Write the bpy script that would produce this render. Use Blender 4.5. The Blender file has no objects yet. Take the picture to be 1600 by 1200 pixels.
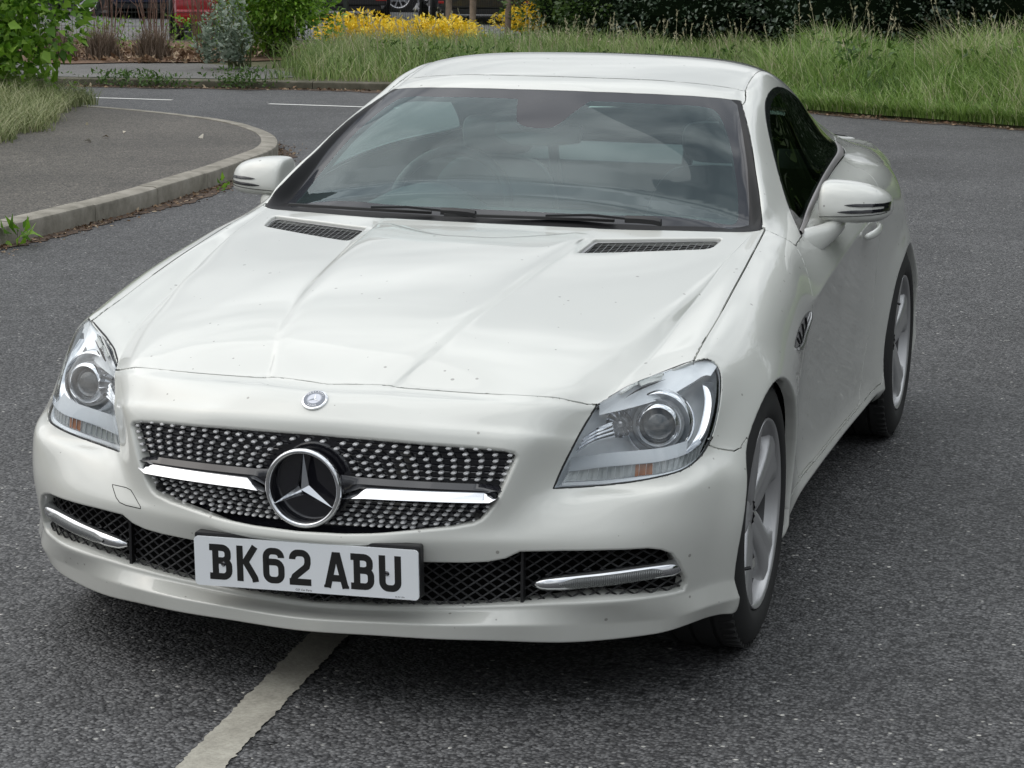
import bpy, bmesh, math, random
from mathutils import Vector, Matrix, noise
from math import radians, sin, cos, pi, sqrt
random.seed(7)
S = bpy.context.scene
# ---------------- camera, world, light ----------------
cam_d = bpy.data.cameras.new('camera'); cam = bpy.data.objects.new('camera', cam_d)
S.collection.objects.link(cam); S.camera = cam
CR = Vector((0.955977893124002, 0.2932293282125224, 0.011082821582384432))
CU = Vector((-0.06764185014609352, 0.18345783168857654, 0.9806976109387334))
CF = Vector((-0.28553607121869484, 0.9382748984536242, -0.1952162056921343))
M = Matrix((CR, CU, -CF)).transposed().to_4x4(); M.translation = Vector((1.8021958641289633, -4.407554942991111, 1.6523341192432197))
cam.matrix_world = M
cam_d.sensor_width = 36.0; cam_d.lens = 36.0*3547.422590252572/1600.0
cam_d.clip_start = 0.05; cam_d.clip_end = 400
CAMP = M.translation.copy()
S.render.resolution_x = 1024; S.render.resolution_y = 768
S.view_settings.view_transform = 'Standard'; S.view_settings.look = 'None'
S.view_settings.exposure = 0.13; S.view_settings.gamma = 1.0
S.cycles.max_bounces = 8; S.cycles.transparent_max_bounces = 12
SUN_EL, SUN_ROT = radians(50), radians(262)
w = bpy.data.worlds.new('World'); S.world = w; w.use_nodes = True
wn = w.node_tree.nodes; wl = w.node_tree.links
bg = wn['Background']
sky = wn.new('ShaderNodeTexSky'); sky.sky_type = 'NISHITA'; sky.sun_disc = False
sky.sun_elevation = SUN_EL; sky.sun_rotation = SUN_ROT
sky.air_density = 1.0; sky.dust_density = 5.0; sky.ozone_density = 1.0
bg.inputs['Strength'].default_value = 0.11
# overcast: the sky is greyed and broken up by soft cloud
tcw=wn.new('ShaderNodeTexCoord'); mpw=wn.new('ShaderNodeMapping'); mpw.inputs['Scale'].default_value=(1,1,2.6); wl.new(tcw.outputs['Generated'],mpw.inputs[0])
nz=wn.new('ShaderNodeTexNoise'); nz.inputs['Scale'].default_value=3.4; nz.inputs['Detail'].default_value=6; nz.inputs['Roughness'].default_value=.55; wl.new(mpw.outputs[0],nz.inputs['Vector'])
rp=wn.new('ShaderNodeValToRGB'); rp.color_ramp.elements[0].position=.35; rp.color_ramp.elements[0].color=(3.8,4.2,4.7,1); rp.color_ramp.elements[1].position=.68; rp.color_ramp.elements[1].color=(15.6,16.0,16.0,1)
wl.new(nz.outputs[0],rp.inputs[0])
mxw=wn.new('ShaderNodeMix'); mxw.data_type='RGBA'; mxw.inputs[0].default_value=.82; wl.new(sky.outputs[0],mxw.inputs[6]); wl.new(rp.outputs[0],mxw.inputs[7])
# overcast luminance: dimmer towards the horizon than overhead
sxw=wn.new('ShaderNodeSeparateXYZ'); wl.new(tcw.outputs['Generated'],sxw.inputs[0])
mrw=wn.new('ShaderNodeMapRange'); mrw.inputs[1].default_value=0; mrw.inputs[2].default_value=1; mrw.inputs[3].default_value=.30; mrw.inputs[4].default_value=1.45; wl.new(sxw.outputs[2],mrw.inputs[0])
mw2=wn.new('ShaderNodeMix'); mw2.data_type='RGBA'; mw2.blend_type='MULTIPLY'; mw2.inputs[0].default_value=1.0; wl.new(mxw.outputs[2],mw2.inputs[6]); wl.new(mrw.outputs[0],mw2.inputs[7])
wl.new(mw2.outputs[2], bg.inputs['Color'])
sun_d = bpy.data.lights.new('sun', 'SUN'); sun_d.energy = 1.0; sun_d.angle = radians(85); sun_d.color = (1.0, 0.97, 0.93)
sun = bpy.data.objects.new('sun', sun_d); S.collection.objects.link(sun)
sun.rotation_euler = (radians(90)-SUN_EL, 0, radians(180)-SUN_ROT)

COL = S.collection
# ---------------- car shell: surface points of the right half (metres) ----------------
LV = ['0','a','b','c','2','3','4','5','6','7','8']
HOODR = [
 [(0,.13,.679),(.13,.142,.680),(.175,.155,.678),(.36,.17,.675),(.505,.205,.668),(.582,.265,.651),(.637,.324,.687),(.685,.375,.698)],
 [(0,.28,.737),(.155,.28,.735),(.197,.28,.728),(.38,.285,.718),(.530,.30,.700),(.600,.345,.676),(.675,.40,.696),(.741,.457,.720)],
 [(0,.44,.787),(.180,.44,.784),(.225,.44,.774),(.40,.44,.760),(.565,.455,.737),(.627,.475,.708),None,(.741,.54,.738)],
 [(0,.615,.823),(.205,.615,.818),(.252,.615,.806),(.42,.615,.793),(.595,.62,.768),(.643,.63,.742),None,(.739,.66,.761)],
 [(0,.86,.862),(.225,.855,.855),(.272,.85,.842),(.44,.86,.832),(.625,.88,.815),(.660,.89,.800),None,(.736,.90,.808)],
 [(0,1.08,.886),(.245,1.09,.880),(.293,1.10,.870),(.46,1.10,.862),(.640,1.12,.854),(.671,1.125,.850),None,(.728,1.12,.846)],
 [(0,1.18,.894),(.255,1.19,.889),(.303,1.20,.882),(.47,1.22,.879),(.650,1.25,.873),(.679,1.26,.870),None,(.720,1.27,.870)],
 [(0,1.27,.900),(.26,1.285,.898),(.31,1.29,.896),(.48,1.325,.896),(.655,1.385,.893),(.685,1.41,.893),None,(.711,1.435,.896)],
]
HOODR += [
 [(0,1.325,.895),(.155,1.33,.895),(.31,1.345,.894),(.44,1.365,.894),(.56,1.40,.895),(.645,1.455,.905),(.674,1.484,.922),(.698,1.512,.942)],
 [(0,1.54,1.035),(.145,1.545,1.036),(.29,1.56,1.037),(.41,1.59,1.037),(.515,1.62,1.036),(.595,1.65,1.033),None,(.648,1.667,1.034)],
 [(0,1.705,1.136),(.14,1.708,1.135),(.275,1.72,1.132),(.39,1.74,1.128),(.49,1.765,1.121),(.558,1.79,1.112),None,(.60,1.80,1.111)],
 [(0,1.88,1.215),(.125,1.883,1.214),(.24,1.895,1.212),(.35,1.915,1.208),(.44,1.94,1.202),(.50,1.97,1.194),None,(.537,2.0,1.188)],
 [(0,1.97,1.244),(.12,1.975,1.243),(.235,1.985,1.241),(.34,2.005,1.236),(.43,2.03,1.228),(.485,2.052,1.220),None,(.522,2.07,1.213)],
 [(0,2.23,1.287),(.12,2.23,1.286),(.23,2.23,1.284),(.33,2.235,1.278),(.42,2.24,1.269),(.48,2.245,1.258),None,(.515,2.25,1.249)],
 [(0,2.45,1.290),(.12,2.45,1.289),(.23,2.45,1.286),(.33,2.45,1.281),(.415,2.45,1.271),(.475,2.45,1.258),None,(.512,2.45,1.245)],
 [(0,2.75,1.268),(.12,2.75,1.267),(.23,2.75,1.264),(.33,2.75,1.257),(.41,2.75,1.244),(.47,2.75,1.222),None,(.512,2.75,1.192)],
 [(0,3.05,1.200),(.12,3.05,1.199),(.23,3.05,1.196),(.33,3.05,1.190),(.41,3.05,1.178),(.465,3.05,1.155),None,(.510,3.05,1.117)],
 [(0,3.35,1.100),(.12,3.35,1.099),(.23,3.35,1.096),(.33,3.35,1.091),(.41,3.35,1.083),(.47,3.35,1.060),None,(.520,3.35,1.025)],
 [(0,3.60,.972),(.12,3.60,.972),(.24,3.60,.971),(.34,3.60,.969),(.42,3.60,.967),(.49,3.60,.960),None,(.55,3.60,.947)],
 [(0,3.85,.938),(.12,3.85,.938),(.25,3.85,.937),(.36,3.85,.936),(.45,3.85,.935),(.52,3.85,.932),None,(.58,3.84,.928)],
 [(0,4.00,.937),(.12,4.00,.937),(.25,3.99,.936),(.36,3.98,.935),(.46,3.96,.933),(.54,3.94,.929),None,(.59,3.92,.921)],
]
# side: rows 0..20, levels a..8
SIDE = [
 [(.700,.355,.680),(.715,.335,.655),(.727,.317,.628),(.74,.297,.592),(.757,.263,.508),(.785,.253,.474),(.795,.255,.375),(.79,.285,.245),(.805,.30,.198),(.795,.315,.165)],
 [(.765,.465,.708),(.788,.47,.690),(.803,.467,.662),(.808,.44,.62),(.805,.385,.545),(.845,.375,.485),(.852,.365,.375),(.840,.375,.25),(.848,.38,.20),(.835,.39,.165)],
 [(.775,.545,.728),(.806,.55,.706),(.830,.555,.675),(.848,.555,.63),(.866,.53,.55),(.875,.49,.46),(.875,.46,.375),(.865,.46,.25),(.868,.46,.20),(.85,.46,.165)],
 [(.778,.67,.752),(.812,.68,.732),(.838,.685,.705),(.860,.69,.665),(.882,.69,.60),(.882,.69,.46),(.88,.69,.375),(.87,.69,.25),(.86,.69,.20),(.84,.69,.165)],
 [(.775,.90,.798),(.810,.905,.778),(.835,.91,.750),(.856,.91,.71),(.880,.91,.61),(.880,.91,.47),(.878,.91,.38),(.868,.91,.26),(.86,.91,.205),(.84,.91,.165)],
 [(.768,1.125,.834),(.803,1.13,.811),(.829,1.13,.780),(.849,1.13,.735),(.868,1.12,.63),(.868,1.11,.48),(.862,1.09,.38),(.855,1.09,.27),(.855,1.09,.205),(.83,1.09,.17)],
 [(.760,1.275,.857),(.797,1.28,.833),(.825,1.28,.795),(.846,1.27,.738),(.850,1.27,.65),(.838,1.27,.50),(.832,1.27,.38),(.835,1.27,.275),(.845,1.27,.21),(.81,1.27,.17)],
 [(.748,1.44,.880),(.785,1.44,.853),(.820,1.44,.800),(.848,1.44,.722),(.838,1.44,.65),(.820,1.43,.50),(.815,1.43,.38),(.82,1.43,.28),(.84,1.43,.215),(.80,1.43,.17)],
]
gr = [ # y, a, b, c(x,z), L2(x,z), L3, L4, L5, L6, L7, L8
 (1.60,(.728,1.650,.935),(.785,1.60,.860),(.825,.805),(.850,.742),(.838,.66),(.820,.50),(.816,.38),(.82,.28),(.84,.218),(.80,.172)),
 (1.73,(.672,1.79,1.024),(.767,1.73,.888),(.818,.83),(.852,.760),(.839,.67),(.820,.50),(.817,.38),(.822,.28),(.84,.22),(.80,.174)),
 (1.87,(.625,1.92,1.102),(.754,1.87,.914),(.813,.855),(.853,.778),(.840,.68),(.821,.50),(.818,.38),(.823,.28),(.84,.22),(.80,.175)),
 (2.00,(.597,2.03,1.155),(.745,2.0,.934),(.810,.872),(.854,.793),(.840,.69),(.822,.50),(.82,.38),(.824,.28),(.84,.22),(.80,.175)),
 (2.10,(.581,2.15,1.196),(.738,2.1,.946),(.810,.883),(.855,.803),(.840,.69),(.823,.50),(.82,.38),(.825,.28),(.84,.22),(.80,.175)),
 (2.30,(.575,2.31,1.206),(.722,2.3,.964),(.811,.900),(.856,.815),(.841,.70),(.826,.50),(.822,.38),(.827,.28),(.842,.22),(.80,.175)),
 (2.50,(.574,2.49,1.187),(.705,2.5,.975),(.812,.915),(.856,.825),(.843,.70),(.830,.50),(.827,.38),(.83,.28),(.845,.22),(.80,.175)),
 (2.75,(.577,2.75,1.126),(.68,2.75,.980),(.812,.932),(.860,.830),(.853,.70),(.848,.50),(.843,.38),(.845,.28),(.85,.22),(.81,.175)),
 (3.05,(.598,3.00,1.025),(.668,3.03,.974),(.797,.925),(.860,.815),(.870,.70),(.876,.50),(.872,.38),(.866,.28),(.865,.22),(.83,.18)),
 (3.35,(.61,3.35,.972),(.68,3.34,.952),(.768,.900),(.828,.775),(.850,.66),(.876,.50),(.873,.38),(.868,.28),(.86,.22),(.83,.20)),
 (3.60,(.625,3.60,.935),(.68,3.59,.920),(.742,.865),(.798,.74),(.822,.63),(.842,.50),(.842,.38),(.85,.28),(.84,.23),(.81,.21)),
 (3.82,(.63,3.83,.920),(.67,3.81,.900),(.71,.845),(.755,.72),(.775,.60),(.79,.49),(.80,.37),(.79,.29),(.78,.25),(.76,.22)),
 (3.92,(.615,3.92,.912),(.64,3.91,.888),(.69,.845),(.715,.71),(.73,.60),(.735,.48),(.73,.37),(.72,.29),(.71,.25),(.70,.22)),
]
for y,a,b,*rest in gr:
    SIDE.append([a,b]+[(x,y,z) for x,z in rest])
FRONT = {
 0:[(0,.09,.670),(0,.056,.6565),(0,.028,.635),(0,.008,.597),(0,0,.49),(0,-.050,.388),(0,-.034,.350),(0,.03,.205),(0,-.035,.195),(0,-.03,.165)],
 1:[(.135,.10,.671),(.14,.067,.655),(.145,.038,.633),(.15,.016,.596),(.15,0,.49),(.14,-.045,.391),(.15,-.030,.353),(.15,.035,.21),(.155,-.02,.197),(.155,-.015,.166)],
 2:[(.205,.115,.669),(.23,.08,.652),(.25,.052,.629),(.27,.030,.594),(.275,.015,.49),(.25,-.015,.402),(.27,-.005,.358),(.30,.048,.22),(.30,0,.20),(.30,.005,.166)],
 3:[(.37,.135,.664),(.375,.108,.645),(.38,.083,.62),(.38,.060,.588),(.385,.045,.49),(.355,.025,.408),(.40,.035,.365),(.42,.062,.231),(.43,.04,.20),(.43,.05,.162)],
 4:[(.50,.175,.652),(.49,.150,.632),(.48,.122,.610),(.47,.095,.582),(.457,.080,.49),(.47,.075,.42),(.53,.078,.370),(.54,.10,.237),(.56,.115,.192),(.56,.125,.15)],
 5:[(.573,.243,.635),(.563,.222,.615),(.555,.203,.592),(.545,.183,.560),(.547,.177,.487),(.598,.150,.456),(.645,.130,.372),(.65,.15,.24),(.69,.205,.187),(.69,.215,.15)],
 6:[(.635,.302,.665),(.637,.283,.640),(.641,.266,.612),(.647,.246,.572),(.662,.224,.492),(.69,.193,.462),(.725,.19,.372),(.727,.215,.24),(.755,.255,.188),(.75,.265,.155)],
}
NR, NC, NL = len(HOODR), 8, len(LV)
REARX = [(.40,4.02),(0,4.05)]   # two more columns round the tail
def cage_points():
    """dict key->point for x>=0 half; faces as key quads"""
    P = {}; Fc = []
    for j,row in enumerate(HOODR):
        for i,p in enumerate(row):
            if p is None:
                a,b = row[i-1],row[i+1]; p = tuple((a[k]+b[k])/2 for k in range(3))
            P['t',j,i] = p
    key = {}
    for j in range(NR):
        key['s',j,0] = ('t',j,7)
        for k in range(1,NL):
            P['s',j,k] = SIDE[j][k-1]; key['s',j,k] = ('s',j,k)
        x,y,z = P['s',j,NL-1]
        P['s',j,NL] = (x-.07, y+(.05 if j<3 else 0), z); key['s',j,NL] = ('s',j,NL)
    for i in range(7):
        key['f',i,0] = ('t',0,i)
        for k in range(1,NL):
            P['f',i,k] = FRONT[i][k-1]; key['f',i,k] = ('f',i,k)
        x,y,z = P['f',i,NL-1]
        P['f',i,NL] = (x*.95, y+.09, z+.005); key['f',i,NL] = ('f',i,NL)
    for k in range(NL+1): key['f',7,k] = key['s',0,k]
    # tail wrap
    for m in range(7):           # rear columns 0..6 follow top columns
        key['r',m,0] = ('t',NR-1,m)
        for k in range(1,NL+1):
            cz = P[key['s',NR-1,k]]; t = m/7.0; tx = P['t',NR-1,m][0]
            bulge = .10*min(1,max(0,(.95-cz[2])/.3))
            P['r',m,k] = (cz[0]*t, cz[1]+(1-t**2.5)*(.03+bulge), cz[2]); key['r',m,k] = ('r',m,k)
    for k in range(NL+1): key['r',7,k] = key['s',NR-1,k]
    for j in range(NR-1):
        for i in range(7):
            Fc.append([('t',j,i),('t',j,i+1),('t',j+1,i+1),('t',j+1,i)])
        for k in range(NL):
            Fc.append([key['s',j,k],key['s',j,k+1],key['s',j+1,k+1],key['s',j+1,k]])
    for i in range(7):
        for k in range(NL):
            Fc.append([key['f',i,k],key['f',i,k+1],key['f',i+1,k+1],key['f',i+1,k]])
            Fc.append([key['r',i+1,k],key['r',i+1,k+1],key['r',i,k+1],key['r',i,k]])
    return P, Fc
# crease weights: (test on both keys)
def crease_of(a, b):
    if a[0]=='t' and b[0]=='t':
        j = max(a[1],b[1])
        if a[2]==b[2] and j<=6:
            if a[2]==2: return .65
            if a[2]==1: return .30
            if a[2]==5 and j<=4: return .7
            if a[2]==4 and j<=4: return .4
        if a[1]==b[1]==7 or a[1]==b[1]==8: return .6
        if a[2]==b[2]==7 and 8<=min(a[1],b[1])<=11: return .35
    if a[0]=='s' and b[0]=='s' and a[2]==b[2]:
        if a[2]==4 and min(a[1],b[1])>=6 and max(a[1],b[1])<=15: return .55   # swage line
        if a[2]==9: return .6
        if a[2]==2 and 7<=min(a[1],b[1]) and max(a[1],b[1])<=16: return .55
    lk = lambda k: k[2] if k[0] in 'fs' else 0
    if a[0] in 'fs' and b[0] in 'fs' and lk(a)==lk(b) and (a[0]=='f' or a[1]<=2) and (b[0]=='f' or b[1]<=2):
        if lk(a) in (9,10): return .95
        if lk(a)==8: return .8
        if lk(a)==7: return .2
        if lk(a) in (5,6) and ((a[0]=='f' and a[1]>=5 and (b[0]!='f' or b[1]>=5)) or (a[0]=='s' and a[1]<=1)): return .25
    return 0
SUB = 4
def build_shell():
    P, Fc = cage_points()
    keys = list(P); vid = {}; co = []; ks = []
    for k in keys:
        vid[k,1] = len(co); co.append(Vector(P[k])); ks.append(k)
        if P[k][0] < 1e-6: vid[k,-1] = vid[k,1]
        else:
            vid[k,-1] = len(co); co.append(Vector((-P[k][0],P[k][1],P[k][2]))); ks.append(k)
    faces = []
    for f in Fc:
        f = [k for n,k in enumerate(f)]
        faces.append([vid[k,1] for k in f]); faces.append([vid[k,-1] for k in reversed(f)])
    me = bpy.data.meshes.new('shell'); me.from_pydata([tuple(c) for c in co], [], faces); me.update()
    at = me.attributes.new('crease_edge','FLOAT','EDGE')
    for n,e in enumerate(me.edges):
        at.data[n].value = crease_of(ks[e.vertices[0]], ks[e.vertices[1]])
    ob = bpy.data.objects.new('shell', me); COL.objects.link(ob)
    md = ob.modifiers.new('s','SUBSURF'); md.levels = 1; md.render_levels = 1; md.use_limit_surface = True
    md.boundary_smooth = 'ALL'
    for it in range(9):
        dg = bpy.context.evaluated_depsgraph_get(); dg.update()
        ev = ob.evaluated_get(dg).data
        err = 0
        for n in range(len(co)):
            d = co[n]-ev.vertices[n].co; err = max(err, d.length)
            me.vertices[n].co += d*.9
        me.update(); ob.update_tag()
    print('interp err', err, len(co))
    md.levels = SUB; md.render_levels = SUB
    dg = bpy.context.evaluated_depsgraph_get(); dg.update()
    bm = bmesh.new(); bm.from_mesh(ob.evaluated_get(dg).data)
    bpy.data.objects.remove(ob); bpy.data.meshes.remove(me)
    bmesh.ops.recalc_face_normals(bm, faces=bm.faces)
    # make sure normals point outward
    bm.faces.ensure_lookup_table()
    f = max(bm.faces, key=lambda f: f.calc_center_median().z)
    if f.normal.z < 0: bmesh.ops.reverse_faces(bm, faces=bm.faces)
    return bm
# ---------------- cutting the shell into panels ----------------
import numpy as np
LABS = ['bumper','bonnet','grille','intake','lampR','lampL','wingR','wingL','arch','doorR','doorL','sillR','sillL',
        'sglassR','sglassL','strimR','strimL','wglass','wfrit','cowl','header','roof','pillarR','pillarL','rwingR','rwingL',
        'boot','rglass','rbumper','ventL','ventR','svent','towcap']
LI = {n:i for i,n in enumerate(LABS)}
def pt_in(poly, x, y):
    c = False; n = len(poly); j = n-1
    for i in range(n):
        xi,yi = poly[i]; xj,yj = poly[j]
        if (yi>y)!=(yj>y) and x < (xj-xi)*(y-yi)/(yj-yi)+xi: c = not c
        j = i
    return c
def smooth_poly(pts, n=6, closed=True, corners=()):
    """Catmull-Rom through the points; indices in corners stay sharp"""
    out = []; N = len(pts); V = [Vector(p) for p in pts]
    rng = N if closed else N-1
    for i in range(rng):
        p1, p2 = V[i], V[(i+1)%N]
        p0 = V[(i-1)%N] if (closed or i>0) else p1
        p3 = V[(i+2)%N] if (closed or i+2<N) else p2
        if i in corners: p0 = p1-(p2-p1)*.6
        if (i+1)%N in corners: p3 = p2+(p2-p1)*.6
        for s in range(n):
            t = s/n
            out.append(.5*((2*p1)+(p2-p0)*t+(2*p0-5*p1+4*p2-p3)*t*t+(3*p1-p0-3*p2+p3)*t**3))
    if not closed: out.append(V[-1])
    return out
class Shell:
    """polygon soup with labels that can be cut along planes cheaply"""
    def __init__(s, me):
        s.V = [v.co.copy() for v in me.vertices]; s.N = [v.normal.copy() for v in me.vertices]
        s.F = [list(p.vertices) for p in me.polygons]; n=len(s.F); cap=n*2+60000
        s.C = np.zeros((cap,3)); s.D = np.zeros((cap,3)); s.L = np.zeros(cap,int); s.A = np.zeros(cap,bool)
        c = np.zeros(n*3); me.polygons.foreach_get('center',c); s.C[:n]=c.reshape(-1,3)
        me.polygons.foreach_get('normal',c); s.D[:n]=c.reshape(-1,3); s.A[:n]=True; s.n=n; s.split={}
    def expand(s, f):
        P=s.F[f]; out=[]; ch=False; st=[(P[i],P[(i+1)%len(P)]) for i in range(len(P))]
        for a,b in st:
            out.append(a); stack=[(a,b)]; mids=[]
            def rec(a,b):
                m=s.split.get((a,b) if a<b else (b,a))
                if m is None: return
                rec(a,m); mids.append(m); rec(m,b)
            rec(a,b)
            if mids: out+=mids; ch=True
        if ch: s.F[f]=out
        return out
    def cut(s, pts, d, label, only=None, box=None, grow=.05):
        d=Vector(d).normalized(); u=d.orthogonal().normalized(); v=d.cross(u)
        P=[Vector(p) for p in pts]; Q=[(p.dot(u),p.dot(v)) for p in P]
        n=s.n; C=s.C[:n]; cu=C@np.array(u); cv=C@np.array(v); m=s.A[:n]&((s.D[:n]@np.array(d))>.02)
        qx=[q[0] for q in Q]; qy=[q[1] for q in Q]
        m&=(cu>min(qx)-grow)&(cu<max(qx)+grow)&(cv>min(qy)-grow)&(cv<max(qy)+grow)
        if only is not None: m&=np.isin(s.L[:n],list(only))
        if box is not None: m&=(C[:,0]>=box[0])&(C[:,0]<=box[1])&(C[:,1]>=box[2])&(C[:,1]<=box[3])&(C[:,2]>=box[4])&(C[:,2]<=box[5])
        cand=set(np.nonzero(m)[0].tolist()); cell=.03; grid={}
        def put(f):
            us=[s.V[i].dot(u) for i in s.F[f]]; vs=[s.V[i].dot(v) for i in s.F[f]]
            for ci in range(int(min(us)//cell),int(max(us)//cell)+1):
                for cj in range(int(min(vs)//cell),int(max(vs)//cell)+1): grid.setdefault((ci,cj),set()).add(f)
        for f in cand: put(f)
        for i in range(len(P)):
            a,b=P[i],P[(i+1)%len(P)]; e=b-a; e=e-d*e.dot(d); L=e.length
            if L<1e-5: continue
            e/=L; nn=d.cross(e).normalized(); qa,qb=Q[i],Q[(i+1)%len(P)]; near=set()
            steps=max(1,int(L/(cell*.5)))
            for k in range(steps+1):
                t=k/steps; ci=int((qa[0]+(qb[0]-qa[0])*t)//cell); cj=int((qa[1]+(qb[1]-qa[1])*t)//cell)
                for x in(-1,0,1):
                    for y in(-1,0,1): near|=grid.get((ci+x,cj+y),set())
            for f in near:
                if not s.A[f]: continue
                Pf=s.expand(f); ds=[]; ts=[]
                for q in Pf:
                    w_=s.V[q]-a; ds.append(w_.dot(nn)); ts.append(w_.dot(e))
                if max(ts)<-.0006 or min(ts)>L+.0006: continue
                if min(ds)>-4e-4 or max(ds)<4e-4:
                    continue
                for k,q in enumerate(Pf):
                    if abs(ds[k])<4e-4: s.V[q]=s.V[q]-nn*ds[k]; ds[k]=0.0
                A=[];B=[]; N_=len(Pf)
                for k in range(N_):
                    q0,q1=Pf[k],Pf[(k+1)%N_]; d0,d1=ds[k],ds[(k+1)%N_]
                    if d0>=0: A.append(q0)
                    if d0<=0: B.append(q0)
                    if d0*d1<0:
                        t=d0/(d0-d1); s.V.append(s.V[q0].lerp(s.V[q1],t)); s.N.append(s.N[q0].lerp(s.N[q1],t).normalized()); m_=len(s.V)-1
                        s.split[(q0,q1) if q0<q1 else (q1,q0)]=m_; A.append(m_);B.append(m_)
                if len(A)<3 or len(B)<3: continue
                s.F[f]=A; g=s.n; s.F.append(B); s.n+=1; s.L[g]=s.L[f]; s.D[g]=s.D[f]; s.A[g]=True
                for h,PP in((f,A),(g,B)):
                    c=Vector()
                    for q in PP: c+=s.V[q]
                    s.C[h]=c/len(PP)
                cand.add(g); put(g)
        for f in cand:
            c=Vector(s.C[f])
            if pt_in(Q,c.dot(u),c.dot(v)): s.L[f]=LI[label]
    def done(s):
        for f in range(s.n): s.expand(f)
        s.em={}
        for f in range(s.n):
            P=s.F[f]
            for i in range(len(P)):
                a,b=P[i],P[(i+1)%len(P)]; s.em.setdefault((a,b) if a<b else (b,a),[]).append(f)
def mir(pts): return [Vector((-p[0],p[1],p[2])) for p in pts]
def both(pts_right):
    R_ = [Vector(p) for p in pts_right]
    return R_ + [Vector((-p.x,p.y,p.z)) for p in reversed(R_) if p.x>1e-5]
def panel(sh, labels, name, mat, parent, prof_small=((-.0024,0),(-.0013,-.0013),(-.0010,-.013)), prof=None):
    """faces with these labels as one mesh, with folded edges; prof: {neighbour label: profile}"""
    ids = {LI[l] for l in labels}; prof = {LI[k]:v for k,v in (prof or {}).items()}
    vm = {}; co = []; no = []; faces = []; bv = {}; bedges = []
    for f in np.nonzero(np.isin(sh.L[:sh.n], list(ids)))[0].tolist():
        P = sh.F[f]; idx = []
        for v in P:
            k = vm.get(v)
            if k is None:
                k = vm[v] = len(co); co.append(sh.V[v].copy()); no.append(sh.N[v].copy())
            idx.append(k)
        faces.append(idx); fn = Vector(sh.D[f])
        for i in range(len(P)):
            a,b = P[i],P[(i+1)%len(P)]
            o = [g for g in sh.em[(a,b) if a<b else (b,a)] if g!=f]
            if o and sh.L[o[0]] in ids: continue
            nlb = sh.L[o[0]] if o else -1
            t = sh.V[b]-sh.V[a]
            if t.length<1e-7: continue
            out = t.normalized().cross(fn); bedges.append((vm[a],vm[b]))
            for q in (a,b):
                r = bv.setdefault(vm[q],[Vector(),set()]); r[0] += out*min(1,t.length/.004); r[1].add(nlb)
    nbr = {}
    for a,b in bedges: nbr.setdefault(a,[]).append(b); nbr.setdefault(b,[]).append(a)
    for it in range(2):
        new = {}
        for k,(o,st) in bv.items():
            q = o.normalized() if o.length>1e-9 else o
            acc = q*1.0
            for m_ in nbr.get(k,[]):
                om = bv[m_][0]
                if om.length>1e-9 and om.normalized().dot(q)>.6: acc = acc+om.normalized()*.6
            new[k] = acc
        for k in bv: bv[k][0] = new[k]
    ring = {}
    for k,(o,st) in bv.items():
        o = o - no[k]*o.dot(no[k])
        if o.length > 1e-6: o.normalize()
        p = prof_small
        for q in st:
            if q in prof: p = prof[q]
        base = co[k].copy(); nn = no[k].copy(); co[k] = base + o*p[0][0] + nn*p[0][1]
        ids_ = [k]
        for r in range(1,len(p)):
            w1 = min(1, r/(len(p)-1)*1.6)
            co.append(base + o*p[r][0] + nn*p[r][1]); no.append((nn*(1-w1)+o*w1).normalized() if o.length else nn); ids_.append(len(co)-1)
        ring[k] = ids_
    for a,b in bedges:
        ra, rb = ring[a], ring[b]
        for r in range(max(len(ra),len(rb))-1):
            a0,a1 = ra[min(r,len(ra)-1)], ra[min(r+1,len(ra)-1)]
            b0,b1 = rb[min(r,len(rb)-1)], rb[min(r+1,len(rb)-1)]
            q = []
            for z in (b0,a0,a1,b1):
                if z not in q: q.append(z)
            if len(q)>2: faces.append(q)
    if not faces: return None
    me = bpy.data.meshes.new(name); me.from_pydata([tuple(c) for c in co], [], faces); me.update()
    me.polygons.foreach_set('use_smooth', [True]*len(me.polygons))
    me.normals_split_custom_set_from_vertices([tuple(n) for n in no])
    me.materials.append(mat)
    ob = bpy.data.objects.new(name, me); COL.objects.link(ob)
    if parent: ob.parent = parent
    return ob
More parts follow.
